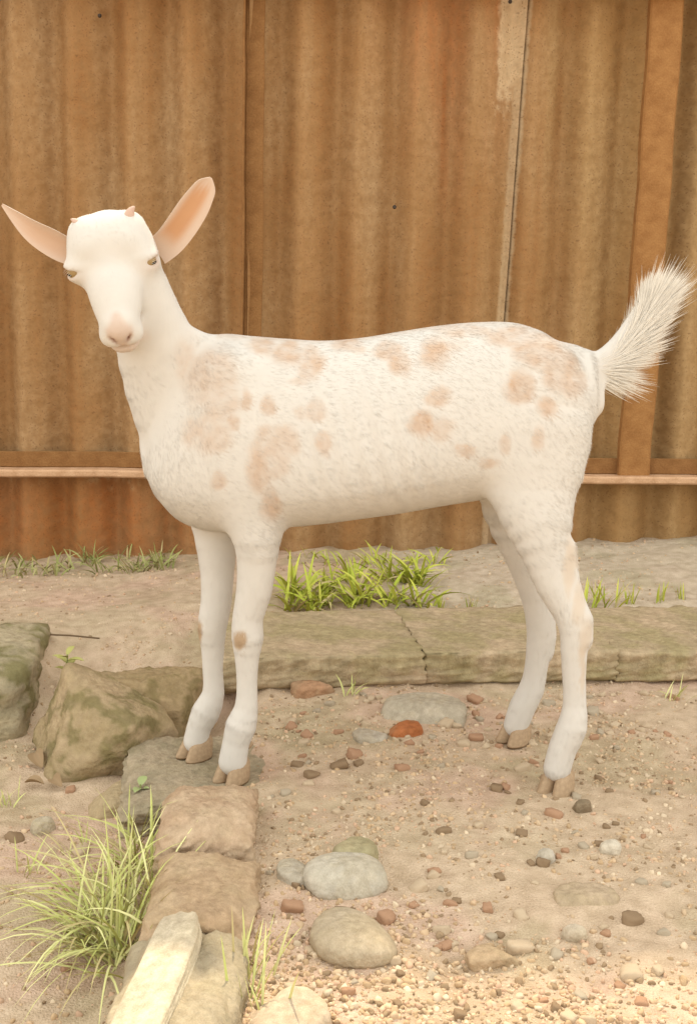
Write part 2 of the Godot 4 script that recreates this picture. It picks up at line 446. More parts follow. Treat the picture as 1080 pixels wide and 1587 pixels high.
func prepare_goat():
	t_x0 = TORSO[0][0]
	t_x1 = TORSO[-1][0]
	for i in t_n + 1:
		var x := lerpf(t_x0, t_x1, i / float(t_n))
		var k := 0
		while k < TORSO.size() - 2 and TORSO[k + 1][0] < x: k += 1
		var t: float = (x - TORSO[k][0]) / (TORSO[k + 1][0] - TORSO[k][0])
		for c in [1, 2, 3]:
			tt.append(cat(TORSO[maxi(k - 1, 0)][c], TORSO[k][c], TORSO[k + 1][c], TORSO[mini(k + 2, TORSO.size() - 1)][c], t))
	for ch in CHAINS:
		var p: Array = ch[1]
		var q := []
		for i in p.size() - 1:
			for s in 2:
				var r := []
				for c in 5: r.append(cat(p[maxi(i - 1, 0)][c], p[i][c], p[i + 1][c], p[mini(i + 2, p.size() - 1)][c], s * 0.5))
				q.append(r)
		q.append(p[-1])
		for i in q.size() - 1:
			var a := Vector3(q[i][0], q[i][1], q[i][2])
			var b := Vector3(q[i + 1][0], q[i + 1][1], q[i + 1][2])
			seg_a.append(a)
			seg_d.append(b - a)
			seg_il.append(1.0 / (b - a).length_squared())
			seg_ra.append(q[i][3])
			seg_rb.append(q[i + 1][3])
			seg_za.append(q[i][4])
			seg_zb.append(q[i + 1][4])
			seg_k.append(ch[0])
			seg_c.append(CHAINS.find(ch))
	var f := Vector3(0.19, -sin(0.80), cos(0.80)).normalized()
	var r := Vector3(1.0, 0.075, 0.0)
	r = (r - f * f.dot(r)).normalized()
	head_b = Basis(r, f.cross(r), f)
	head_inv = head_b.inverse()
	# head ellipsoids in head space: across, up from the brow, along the muzzle
	for e in [
		[0, 0.004, -0.032, 0.055, 0.050, 0.052, 0.02], [0.023, 0.021, -0.020, 0.033, 0.031, 0.036, 0.012], [-0.023, 0.021, -0.020, 0.033, 0.031, 0.036, 0.012],
		[0.030, 0.037, -0.038, 0.018, 0.013, 0.018, 0.014], [-0.030, 0.037, -0.038, 0.018, 0.013, 0.018, 0.014], [0.043, 0.010, 0.004, 0.019, 0.019, 0.022, 0.012], [-0.043, 0.010, 0.004, 0.019, 0.019, 0.022, 0.012],
		[0, -0.004, 0.030, 0.038, 0.032, 0.050, 0.02], [0, -0.012, 0.072, 0.0285, 0.025, 0.040, 0.018], [0, -0.014, 0.099, 0.0205, 0.018, 0.018, 0.012],
		[0.012, -0.026, 0.098, 0.017, 0.015, 0.018, 0.010], [-0.012, -0.026, 0.098, 0.017, 0.015, 0.018, 0.010],
		[0, -0.046, 0.010, 0.040, 0.036, 0.050, 0.02], [0, -0.046, 0.066, 0.023, 0.022, 0.040, 0.014], [0, -0.047, 0.090, 0.019, 0.014, 0.018, 0.008]]:
		ell_c.append(Vector3(e[0], e[1], e[2]))
		ell_r.append(Vector3(e[3], e[4], e[5]))
		ell_k.append(e[6])

func d_torso(p: Vector3) -> float:
	var u := (p.x - t_x0) / (t_x1 - t_x0)
	var dx := 0.0
	if u < 0.0:
		dx = -u * (t_x1 - t_x0)
		u = 0.0
	elif u > 1.0:
		dx = (u - 1.0) * (t_x1 - t_x0)
		u = 1.0
	var fi := u * t_n
	var i := mini(int(fi), t_n - 1)
	var ft := fi - i
	i *= 3
	var cy := lerpf(tt[i], tt[i + 3], ft)
	var hy := lerpf(tt[i + 1], tt[i + 4], ft)
	var hw := lerpf(tt[i + 2], tt[i + 5], ft)
	var vy := (p.y - cy) / hy
	var wz := p.z / (hw * (1.0 - 0.22 * clampf(vy, -0.6, 1.0)))
	var k := pow(pow(absf(vy), 2.25) + pow(absf(wz), 2.25), 0.4444)
	var d := (k - 1.0) * minf(hy, hw)
	d += 0.0011 * sin((p.x + 0.3 * (p.y - 0.5)) * 215.0) * smoothstep(-0.14, -0.09, p.x) * smoothstep(0.09, 0.04, p.x) * smoothstep(0.40, 0.44, p.y) * smoothstep(0.58, 0.53, p.y)
	if dx > 0.0: return sqrt(maxf(d, 0.0) * maxf(d, 0.0) + dx * dx) if d > 0.0 else dx
	return d

func d_seg(i: int, p: Vector3) -> float:
	var q := p - seg_a[i]
	var h := clampf(q.dot(seg_d[i]) * seg_il[i], 0.0, 1.0)
	q -= seg_d[i] * h
	q.z /= lerpf(seg_za[i], seg_zb[i], h)
	return q.length() - lerpf(seg_ra[i], seg_rb[i], h)

func d_ell(i: int, hp: Vector3) -> float:
	var q := (hp - ell_c[i]) / ell_r[i]
	var k0 := q.length()
	var k1 := (q / ell_r[i]).length()
	return k0 * (k0 - 1.0) / maxf(k1, 1e-6)

func smin(a: float, b: float, k: float) -> float:
	var h := maxf(k - absf(a - b), 0.0) / k
	return minf(a, b) - h * h * k * 0.25

func carve(hp: Vector3) -> float:
	var ax := absf(hp.x)
	var d := 0.0
	if hp.z > 0.03:
		# mouth line and nostrils
		var mu := -0.0375 + (0.10 - hp.z) * 0.10
		d += 0.0065 * exp(-pow((hp.y - mu) / 0.0030, 2.0)) * smoothstep(0.052, 0.066, hp.z)
		var nx := ax - 0.0105 - (hp.y + 0.0175) * 0.55
		d += 0.006 * exp(-pow(nx / 0.0028, 2.0) - pow((hp.y + 0.0185) / 0.006, 2.0)) * smoothstep(0.09, 0.10, hp.z)
		d += 0.002 * exp(-pow(hp.x / 0.002, 2.0)) * smoothstep(0.096, 0.105, hp.z) * smoothstep(-0.014, -0.022, hp.y)
	elif ax > 0.025:
		# slit between the eyelids, brow fold above it
		var ez := (hp.z - 0.010) * 0.90 + (hp.y - 0.0125) * 0.44
		var ey := (hp.y - 0.0125) * 0.90 - (hp.z - 0.010) * 0.44
		d += 0.010 * exp(-pow(ey / 0.0034, 2.0) - pow(ez / 0.0115, 4.0))
		d -= 0.0035 * exp(-pow((ey - 0.0075) / 0.0042, 2.0) - pow(ez / 0.013, 4.0))
		d -= 0.0015 * exp(-pow((ey + 0.0095) / 0.004, 2.0) - pow(ez / 0.012, 4.0))
	return d

func field(p: Vector3, act: PackedInt32Array) -> float:
	var d := 1.0
	var hd := 1.0
	var hp := Vector3.ZERO
	var head := false
	var cc := -1
	var cd := 1.0
	var ck := 0.02
	for c in act:
		if c == 0: d = smin(d, d_torso(p), 0.02)
		elif c < 1000:
			if seg_c[c - 1] != cc:
				if cc >= 0: d = smin(d, cd, ck)
				cc = seg_c[c - 1]
				ck = seg_k[c - 1]
				cd = d_seg(c - 1, p)
			else: cd = minf(cd, d_seg(c - 1, p))
		else:
			if not head:
				hp = head_inv * (p - HEAD_AT)
				head = true
			hd = smin(hd, d_ell(c - 1000, hp), ell_k[c - 1000])
	if cc >= 0: d = smin(d, cd, ck)
	if head:
		hd += carve(hp)
		d = smin(d, hd, 0.02)
	return d

func prim(c: int, p: Vector3) -> float:
	if c == 0: return d_torso(p)
	if c < 1000: return d_seg(c - 1, p)
	return d_ell(c - 1000, head_inv * (p - HEAD_AT))

var body_v := PackedVector3Array()
var body_i := PackedInt32Array()
var body_n := PackedVector3Array()

func build_field(cell: float):
	var lo := Vector3(-0.50, -0.01, -0.16)
	var hi := Vector3(0.42, 0.86, 0.20)
	var B := 4
	var SB := 16
	var nb := Vector3i(((hi - lo) / (cell * SB)).ceil())
	var n := nb * SB + Vector3i.ONE
	var val := PackedFloat32Array()
	val.resize(n.x * n.y * n.z)
	val.fill(1.0)
	var live := PackedByteArray()
	var nsm := nb * (SB / B)
	live.resize(nsm.x * nsm.y * nsm.z)
	var all := PackedInt32Array()
	all.append(0)
	for i in seg_a.size(): all.append(i + 1)
	for i in ell_c.size(): all.append(1000 + i)
	var rs := cell * SB * 0.87
	var rb := cell * B * 0.87
	var blocks := []
	for bz in nb.z:
		for by in nb.y:
			for bx in nb.x:
				var c := lo + Vector3(bx + 0.5, by + 0.5, bz + 0.5) * cell * SB
				var best := 9.0
				var ds := PackedFloat32Array()
				for q in all:
					var dd := prim(q, c)
					ds.append(dd)
					best = minf(best, dd)
				if best > rs * 1.5 + 0.02 : continue
				var act := PackedInt32Array()
				for q in all.size():
					if ds[q] < rs * 1.6 + 0.04: act.append(all[q])
				for sz in SB / B:
					for sy in SB / B:
						for sx in SB / B:
							var s := Vector3i(bx, by, bz) * (SB / B) + Vector3i(sx, sy, sz)
							var sc := lo + (Vector3(s) + Vector3.ONE * 0.5) * cell * B
							var bd := field(sc, act)
							var i0 := s * B
							if absf(bd) > rb * 1.8 + 0.004:
								if bd < 0.0:
									for z in B + 1:
										for y in B + 1:
											for x in B + 1:
												var id := ((i0.z + z) * n.y + i0.y + y) * n.x + i0.x + x
												if val[id] == 1.0: val[id] = -0.5
								continue
							var sub := PackedInt32Array()
							for q in act:
								if prim(q, sc) < maxf(bd, 0.0) + rb * 2.2 + 0.03: sub.append(q)
							for z in B + 1:
								for y in B + 1:
									for x in B + 1:
										var id := ((i0.z + z) * n.y + i0.y + y) * n.x + i0.x + x
										if absf(val[id]) < 0.4: continue
										val[id] = field(lo + Vector3(i0.x + x, i0.y + y, i0.z + z) * cell, sub)
							blocks.append(i0)
	# surface nets
	var vid := {}
	var sx_ := 1
	var sy_ := n.x
	var sz_ := n.x * n.y
	var co := [0, sx_, sy_, sx_ + sy_, sz_, sx_ + sz_, sy_ + sz_, sx_ + sy_ + sz_]
	var cp := [Vector3(0, 0, 0), Vector3(1, 0, 0), Vector3(0, 1, 0), Vector3(1, 1, 0), Vector3(0, 0, 1), Vector3(1, 0, 1), Vector3(0, 1, 1), Vector3(1, 1, 1)]
	var ed := [[0, 1], [2, 3], [4, 5], [6, 7], [0, 2], [1, 3], [4, 6], [5, 7], [0, 4], [1, 5], [2, 6], [3, 7]]
	for i0 in blocks:
		for z in B:
			for y in B:
				for x in B:
					var id: int = ((i0.z + z) * n.y + i0.y + y) * n.x + i0.x + x
					var neg := 0
					for k in 8:
						if val[id + co[k]] < 0.0: neg += 1
					if neg == 0 or neg == 8: continue
					var s := Vector3.ZERO
					var m := 0
					for e in ed:
						var a := val[id + co[e[0]]]
						var b := val[id + co[e[1]]]
						if (a < 0.0) != (b < 0.0):
							s += (cp[e[0]] as Vector3).lerp(cp[e[1]], a / (a - b))
							m += 1
					vid[id] = body_v.size()
					body_v.append(lo + (Vector3(i0.x + x, i0.y + y, i0.z + z) + s / m) * cell)
	for id in vid:
		var a := val[id]
		for ax in 3:
			var st: int = [sx_, sy_, sz_][ax]
			var o1: int = [sy_, sz_, sx_][ax]
			var o2: int = [sz_, sx_, sy_][ax]
			var b := val[id + st]
			if (a < 0.0) == (b < 0.0): continue
			if not (vid.has(id - o1) and vid.has(id - o2) and vid.has(id - o1 - o2)): continue
			var q := [vid[id], vid[id - o1], vid[id - o1 - o2], vid[id - o2]]
			if a < 0.0: body_i.append_array([q[0], q[2], q[1], q[0], q[3], q[2]])
			else: body_i.append_array([q[0], q[1], q[2], q[0], q[2], q[3]])
	# relax the net (shrink, then swell back), leaving the face alone
	var w := PackedFloat32Array()
	w.resize(body_v.size())
	for i in body_v.size(): w[i] = smoothstep(0.10, 0.15, body_v[i].distance_to(HEAD_AT + head_b.z * 0.03))
	for pass_ in 10:
		var acc := PackedVector3Array()
		var cnt := PackedFloat32Array()
		acc.resize(body_v.size())
		cnt.resize(body_v.size())
		for i in range(0, body_i.size(), 3):
			var i0 := body_i[i]
			var i1 := body_i[i + 1]
			var i2 := body_i[i + 2]
			var s := body_v[i0] + body_v[i1] + body_v[i2]
			acc[i0] += s
			acc[i1] += s
			acc[i2] += s
			cnt[i0] += 3.0
			cnt[i1] += 3.0
			cnt[i2] += 3.0
		var f := 0.62 if pass_ % 2 == 0 else -0.64
		for i in body_v.size():
			if cnt[i] > 0.0: body_v[i] += (acc[i] / cnt[i] - body_v[i]) * f * w[i]
	body_n.resize(body_v.size())
	for i in range(0, body_i.size(), 3):
		var a := body_v[body_i[i]]
		var nn := (body_v[body_i[i + 2]] - a).cross(body_v[body_i[i + 1]] - a)
		for k in 3: body_n[body_i[i + k]] += nn
	for i in body_n.size(): body_n[i] = body_n[i].normalized()

func coat_color(p: Vector3, nrm: Vector3) -> Color:
	var white := Color(0.61, 0.58, 0.53)
	var tan_ := Color(0.49, 0.335, 0.225)
	var hp := head_inv * (p - HEAD_AT)
	var c := white
	var mott := nz.get_noise_3dv(p * 700.0)
	var far := p.z < -0.01
	var px := p.x + nz.get_noise_3d(p.x * 260.0, p.y * 260.0, 5.0) * 0.012
	var py := p.y + nz.get_noise_3d(p.x * 260.0, p.y * 260.0, 95.0) * 0.012
	if far and p.x > -0.26 : px = 0.02 - px
	var m := 0.0
	if p.y > 0.30 and p.x > -0.335:
		for q in PATCHES:
			var dx: float = (px - q[0]) / q[2]
			var dy: float = (py - q[1]) / q[3]
			var r := dx * dx + dy * dy
			if r < 2.2: m = maxf(m, q[4] * smoothstep(1.8, 0.3, r))
		# warm backlit rim on the spine and croup, painted in as faint tan
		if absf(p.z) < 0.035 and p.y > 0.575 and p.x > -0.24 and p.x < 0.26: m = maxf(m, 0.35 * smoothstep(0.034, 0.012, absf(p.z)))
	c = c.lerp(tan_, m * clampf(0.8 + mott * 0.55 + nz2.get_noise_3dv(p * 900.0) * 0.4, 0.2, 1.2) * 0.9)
	# dirt rubbed into the knees; tan shade painted down the backs of hind legs
	for q in LEG_STAINS_AND_SHADE:
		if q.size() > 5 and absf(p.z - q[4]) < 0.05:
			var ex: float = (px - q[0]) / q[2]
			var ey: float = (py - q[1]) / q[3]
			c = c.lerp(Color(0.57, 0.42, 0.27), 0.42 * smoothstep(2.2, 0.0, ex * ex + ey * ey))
		elif absf(p.z - q[4]) < 0.05:
			var dx: float = (px - q[0]) / q[2]
			var dy: float = (py - q[1]) / q[3]
			c = c.lerp(Color(0.36, 0.21, 0.08), 0.75 * smoothstep(1.3, 0.3, dx * dx + dy * dy))
	# bare pink skin of nose, lips and eyelids; mouth groove and nostrils coloured darker
	if hp.length() < 0.135 and absf(hp.x) < 0.065 and hp.y > -0.075:
		var np := smoothstep(0.021, 0.013, absf(hp.x) + maxf(0.0, -hp.y - 0.014) * 0.8 + maxf(0.0, hp.y + 0.004) * 0.9) * smoothstep(0.088, 0.098, hp.z)
		c = c.lerp(Color(0.56, 0.40, 0.31), np * 0.6)
		var lip := smoothstep(0.06, 0.09, hp.z) * smoothstep(-0.024, -0.034, hp.y) * smoothstep(-0.072, -0.062, hp.y) * smoothstep(0.038, 0.028, absf(hp.x))
		c = c.lerp(Color(0.60, 0.44, 0.35), lip * 0.5)
		var crease := exp(-pow((hp.y + 0.0375 - (0.10 - hp.z) * 0.10) / 0.0022, 2.0)) * smoothstep(0.056, 0.068, hp.z)
		c = c.lerp(Color(0.34, 0.22, 0.16), crease * 0.8)
		var nx := absf(hp.x) - 0.0105 - (hp.y + 0.0175) * 0.55
		c = c.lerp(Color(0.20, 0.08, 0.05), 0.9 * exp(-pow(nx / 0.0024, 2.0) - pow((hp.y + 0.0185) / 0.0055, 2.0)) * smoothstep(0.09, 0.10, hp.z))
		var ez := hp.z - 0.010
		if absf(hp.x) > 0.03: c = c.lerp(Color(0.50, 0.34, 0.26), 0.75 * exp(-pow((hp.y - 0.0125) / 0.008, 2.0) - pow(ez / 0.014, 2.0)))
	return c * (1.0 + mott * 0.035)

func ear_mesh(pts: Array, face: Vector3, cup: float, flush := 1.0) -> ArrayMesh:
	var v := PackedVector3Array()
	var col := PackedColorArray()
	var idx := PackedInt32Array()
	var nt := 22
	var ns := 14
	var P := []
	for i in nt + 1:
		var u := i / float(nt) * (pts.size() - 1)
		var k := mini(int(u), pts.size() - 2)
		var t := u - k
		var r := []
		for c in 4: r.append(cat(pts[maxi(k - 1, 0)][c], pts[k][c], pts[k + 1][c], pts[mini(k + 2, pts.size() - 1)][c], t))
		P.append(r)
	for i in nt + 1:
		var c := Vector3(P[i][0], P[i][1], P[i][2])
		var j := mini(i + 1, nt)
		var l := maxi(i - 1, 0)
		var dir := Vector3(P[j][0] - P[l][0], P[j][1] - P[l][1], P[j][2] - P[l][2]).normalized()
		var f := (face - dir * dir.dot(face)).normalized()
		var sd := dir.cross(f)
		var t := i / float(nt)
		var w: float = maxf(P[i][3], 0.0012)
		var arc: float = lerpf(2.3, cup, smoothstep(0.0, 0.45, t))     # how far the rim curls round
		for s in ns * 2:
			var inner := s < ns
			var q := (s if inner else ns * 2 - 1 - s) / float(ns - 1) * 2.0 - 1.0
			var ang := q * arc * 0.5
			var rad := w / sin(minf(arc * 0.5, 1.45))
			var th := minf(0.0018, w * 0.4) * (1.0 if inner else -1.0) * sqrt(maxf(0.0, 1.0 - q * q * 0.9))
			var pos := c + sd * sin(ang) * rad + f * ((1.0 - cos(ang)) * rad - 0.5 * w * 0.4 + th)
			v.append(pos)
			var cc := Color(0.66, 0.55, 0.47)
			if inner:
				var deep := smoothstep(0.85, 0.3, absf(q + 0.1)) * smoothstep(0.08, 0.25, t) * smoothstep(0.92, 0.6, t + nz.get_noise_1d(q * 200.0) * 0.1)
				cc = Color(0.62, 0.48, 0.38).lerp(Color(0.54, 0.27, 0.12), deep * 0.8 * flush)
			col.append(cc)
	var m := ns * 2
	for i in nt:
		for s in m:
			var a := i * m + s
			var b := i * m + (s + 1) % m
			idx.append_array([a, b, a + m, b, b + m, a + m])
	for s in range(1, m - 1): idx.append_array([nt * m, nt * m + s, nt * m + s + 1])
	return mesh_of(v, idx, col)

func lathe_blob(rings: Array, seg := 16) -> ArrayMesh:    # rings: centre, rx, rz
	var v := PackedVector3Array()
	var idx := PackedInt32Array()
	for r in rings:
		for s in seg:
			var a := TAU * s / seg
			v.append(r[0] + Vector3(cos(a) * r[1], 0, sin(a) * r[2]))
	for i in rings.size() - 1:
		for s in seg:
			var a := i * seg + s
			var b := i * seg + (s + 1) % seg
			idx.append_array([a, b, a + seg, b, b + seg, a + seg])
	var top: Vector3 = rings[-1][0]
	var bot: Vector3 = rings[0][0]
	v.append(top)
	v.append(bot)
	var e := (rings.size() - 1) * seg
	for s in seg:
		idx.append_array([e + s, e + (s + 1) % seg, v.size() - 2])
		idx.append_array([(s + 1) % seg, s, v.size() - 1])
	return mesh_of(v, idx)

func strand(v: PackedVector3Array, nr: PackedVector3Array, col: PackedColorArray, idx: PackedInt32Array, p: Vector3, d: Vector3, bend: Vector3, n: Vector3, ln: float, w: float, c: Color, segs := 3):
	var side := d.cross(n).normalized() * w * 0.5
	var b0 := v.size()
	var pos := p
	for s in segs + 1:
		var t := s / float(segs)
		var ww := (1.0 - t * 0.85) if s < segs else 0.08
		v.append(pos + side * ww)
		v.append(pos - side * ww)
		nr.append(n)
		nr.append(n)
		col.append(c)
		col.append(c)
		pos += (d + bend * t).normalized() * ln / segs
	for s in segs:
		var a := b0 + s * 2
		idx.append_array([a, a + 1, a + 2, a + 1, a + 3, a + 2])

func build_goat():
	var g := base("goat", Vector3(0.05, 0, -1.66))
	tag(g, "young white goat with tan spots standing side-on, face turned towards the viewer", "goat")
	prepare_goat()
	build_field(0.0034)
	var col := PackedColorArray()
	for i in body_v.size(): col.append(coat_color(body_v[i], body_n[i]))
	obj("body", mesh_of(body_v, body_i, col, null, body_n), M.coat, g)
	# short coat: fine hairs lying on the skin
	var v := PackedVector3Array()
	var nr := PackedVector3Array()
	var hc := PackedColorArray()
	var idx := PackedInt32Array()
	rng.seed = 11
	var nt := body_i.size() / 3
	for k in 230000:
		var t := rng.randi() % nt
		var i0 := body_i[t * 3]
		var i1 := body_i[t * 3 + 1]
		var i2 := body_i[t * 3 + 2]
		var a := rng.randf()
		var b := rng.randf()
		if a + b > 1.0:
			a = 1.0 - a
			b = 1.0 - b
		var p := body_v[i0] + (body_v[i1] - body_v[i0]) * a + (body_v[i2] - body_v[i0]) * b
		var n := body_n[i0]
		var hp := head_inv * (p - HEAD_AT)
		var flow := Vector3(1.0, -0.55, 0.0)
		var ln := 0.011
		if hp.length() < 0.13:
			if hp.z > 0.085 or absf(hp.x) > 0.036 and absf(hp.y - 0.0125) < 0.016 and absf(hp.z - 0.01) < 0.022: continue
			flow = -head_b.z * 0.9 + head_b.y * 0.2 if hp.z > 0.02 else -head_b.z
			ln = 0.007
		elif p.y < 0.33: 
			flow = Vector3(0.15, -1.0, 0.0)
			ln = 0.009
		elif p.x < -0.24: flow = Vector3(0.45, -0.9, 0.0)
		elif p.x > 0.29: continue
		if p.y < 0.03: continue
		flow += Vector3(nz.get_noise_3dv(p * 90.0), nz.get_noise_3dv(p * 90.0 + Vector3(50, 0, 0)), 0) * 0.7 + Vector3(rng.randfn(), rng.randfn(), rng.randfn()) * 0.16
		flow = (flow - n * n.dot(flow)).normalized()
		var d := (flow + n * rng.randf_range(0.08, 0.20)).normalized()
		strand(v, nr, hc, idx, p - n * 0.0008, d, -n * 0.3, (n + flow * rng.randf_range(-0.16, 0.16)).normalized(), ln * rng.randf_range(0.6, 1.15), 0.00085, col[i0] * rng.randf_range(0.95, 1.06), 2)
	obj("coat_hair", mesh_of(v, idx, hc, null, nr), M.short_hair, g).set_meta("kind", "stuff")
	# tail flag
	v = PackedVector3Array()
	nr = PackedVector3Array()
	hc = PackedColorArray()
	idx = PackedInt32Array()
	for k in 15000:
		var u := pow(rng.randf(), 0.8) * (TAIL.size() - 1.001)
		var q := int(u)
		var f := u - q
		var a := Vector3(TAIL[q][0], TAIL[q][1], 0)
		var b := Vector3(TAIL[q + 1][0], TAIL[q + 1][1], 0)
		var p := a.lerp(b, f)
		var dir := (b - a).normalized()
		var dn := Vector3(dir.y, -dir.x, 0)
		var z := rng.randf_range(-1, 1)
		var s := rng.randf_range(-0.45, 1.0)
		p += Vector3(0, 0, z * 0.011) + dn * s * 0.010
		var tt_ := u / (TAIL.size() - 1.0)
		var ln := lerpf(0.047, 0.047, tt_) * rng.randf_range(0.45, 1.25) * (1.0 if s > 0.0 else 0.7) * (1.0 + nz.get_noise_2d(u * 220.0, s * 60.0 + 40.0) * 0.9)
		var clump := nz.get_noise_2d(u * 160.0, z * 20.0) * 0.5
		var d := (dir * 1.0 + dn * (s * 0.8 + clump * 0.7 + 0.75 * smoothstep(0.55, 0.0, tt_) * maxf(s, 0.0)) + Vector3(0, 0, z * 0.35) + Vector3(rng.randfn(), rng.randfn(), rng.randfn()) * 0.10).normalized()
		var n := (Vector3(0, 0.2, signf(z) * 0.9 + z) - dir * 0.1 + dn * s * 0.4).normalized()
		strand(v, nr, hc, idx, p, d, dir * 0.35 - dn * 0.15, n, ln, 0.0013, Color(0.74, 0.70, 0.625) * rng.randf_range(0.94, 1.05), 4)
	obj("tail_hair", mesh_of(v, idx, hc, null, nr), M.hair, g).set_meta("kind", "stuff")
	# ears, horn buds, eyes
	obj("ear", ear_mesh(EAR_A, Vector3(-0.05, -0.42, 0.85), 1.7, 0.35), M.ear, g)
	obj("ear", ear_mesh(EAR_B, Vector3(0.55, -0.12, 0.75), 1.25), M.ear, g)
	for s in [-1.0, 1.0]:
		var at: Vector3 = HEAD_AT + head_b * Vector3(0.034 * s, 0.050 - 0.003 * (1.0 - s), -0.040)
		var up: Vector3 = (head_b * Vector3(0.25 * s, 0.75, -0.55)).normalized()
		var hm := lathe_blob([[Vector3(0, -0.010, 0), 0.010, 0.010], [Vector3(0, 0.001, 0), 0.009, 0.009], [Vector3(0.001, 0.008, 0), 0.007, 0.007], [Vector3(0.004, 0.013, 0), 0.0048, 0.0048], [Vector3(0.007, 0.016, 0), 0.002, 0.002]], 12)
		var h := obj("horn", hm, M.horn, g)
		var xx: Vector3 = (Vector3.RIGHT * s - up * up.x * s).normalized()
		h.transform = Transform3D(Basis(xx, up, xx.cross(up)).scaled_local(Vector3.ONE * 0.78), at)
		var e := SphereMesh.new()
		e.radius = 0.0128
		e.height = 0.0256
		e.radial_segments = 28
		e.rings = 14
		var ec: Vector3 = HEAD_AT + head_b * Vector3(0.0468 * s, 0.0120, 0.0100)
		var eye := obj("eye", e, M.eye, g)
		var outw: Vector3 = (head_b * Vector3(0.80 * s, 0.10, 0.55)).normalized()
		var ux: Vector3 = head_b * Vector3(0, 0.90, -0.44)
		ux = (ux - outw * outw.dot(ux)).normalized()
		eye.transform = Transform3D(Basis(ux.cross(outw), ux, outw), ec)
		var pu := lathe_blob([[Vector3(0, -0.0012, 0), 0.0052, 0.0018], [Vector3(0, 0.0, 0), 0.0054, 0.0020], [Vector3(0, 0.0008, 0), 0.0035, 0.0011]], 14)
		var po := obj("pupil", pu, M.pupil, eye)
		po.position = Vector3(0, 0.0, 0.0124)
		po.rotation.x = PI / 2
		# pale lashes
		v = PackedVector3Array()
		nr = PackedVector3Array()
		hc = PackedColorArray()
		idx = PackedInt32Array()
		for k in 9:
			var t := k / 8.0 * 2.0 - 1.0
			var p: Vector3 = HEAD_AT + head_b * Vector3((0.0575 - absf(t) * 0.004) * s, 0.0185 - t * t * 0.002, 0.0105 + t * 0.010)
			var d: Vector3 = (head_b * Vector3(0.9 * s, -0.15, 0.35 + t * 0.4)).normalized()
			strand(v, nr, hc, idx, p, d, head_b * Vector3(0, -0.8, 0), head_b.y, rng.randf_range(0.007, 0.010), 0.0006, Color(0.60, 0.52, 0.42), 3)
		obj("lashes", mesh_of(v, idx, hc, null, nr), M.hair, g)
	# cloven hooves with dew claws
	for k in 4:
		var h := Node3D.new()
		h.name = "hoof"
		g.add_child(h, true)
		h.position = Vector3(HOOVES[k][0], HOOVES[k][1], HOOVES[k][2])
		h.rotation.y = [1.0, 0.8, 0.9, 0.7][k]
		h.scale = Vector3(0.92, 0.95, 1.05)
		for s in [-1.0, 1.0]:
			var zc: float = 0.0105 * s
			var cm := lathe_blob([[Vector3(-0.004, 0.0, zc * 1.1), 0.0255, 0.0112], [Vector3(-0.004, 0.004, zc * 1.1), 0.0262, 0.0116], [Vector3(0.001, 0.018, zc), 0.0235, 0.0110], [Vector3(0.005, 0.029, zc * 0.9), 0.0205, 0.0102], [Vector3(0.007, 0.036, zc * 0.8), 0.015, 0.008]], 18)
			obj("claw", cm, M.hoof, h)
			var dm := lathe_blob([[Vector3(0, -0.004, 0), 0.004, 0.004], [Vector3(0, 0.0, 0), 0.0055, 0.005], [Vector3(-0.001, 0.007, 0), 0.003, 0.003]], 10)
			var dc := obj("dew_claw", dm, M.hoof, h)
			dc.position = Vector3(0.024 + (0.006 if k < 2 else 0.012), 0.052, 0.009 * s)
			dc.rotation.z = 2.2

# ------------------------------------------------------------------ stones, kerb
func stone_tint(c0: Color, c1: Color, moss: Color, amount: float, seed_: int) -> Callable:
	var n1 := noise(14.0, seed_, 4)
	var n2 := noise(45.0, seed_ + 3, 3)
	return func(p: Vector3, _d: Vector3) -> Color:
		var a := n1.get_noise_3dv(p)
		var b := n2.get_noise_3dv(p)
		var c := c0.lerp(c1, clampf(a * 1.6 + b * 0.5 + 0.5, 0, 1))
		c = c.lerp(moss, amount * smoothstep(0.0, 0.25, n1.get_noise_3dv(p + Vector3(3, 1, 2)) + b * 0.4))
		return c * (1.0 + b * 0.15)

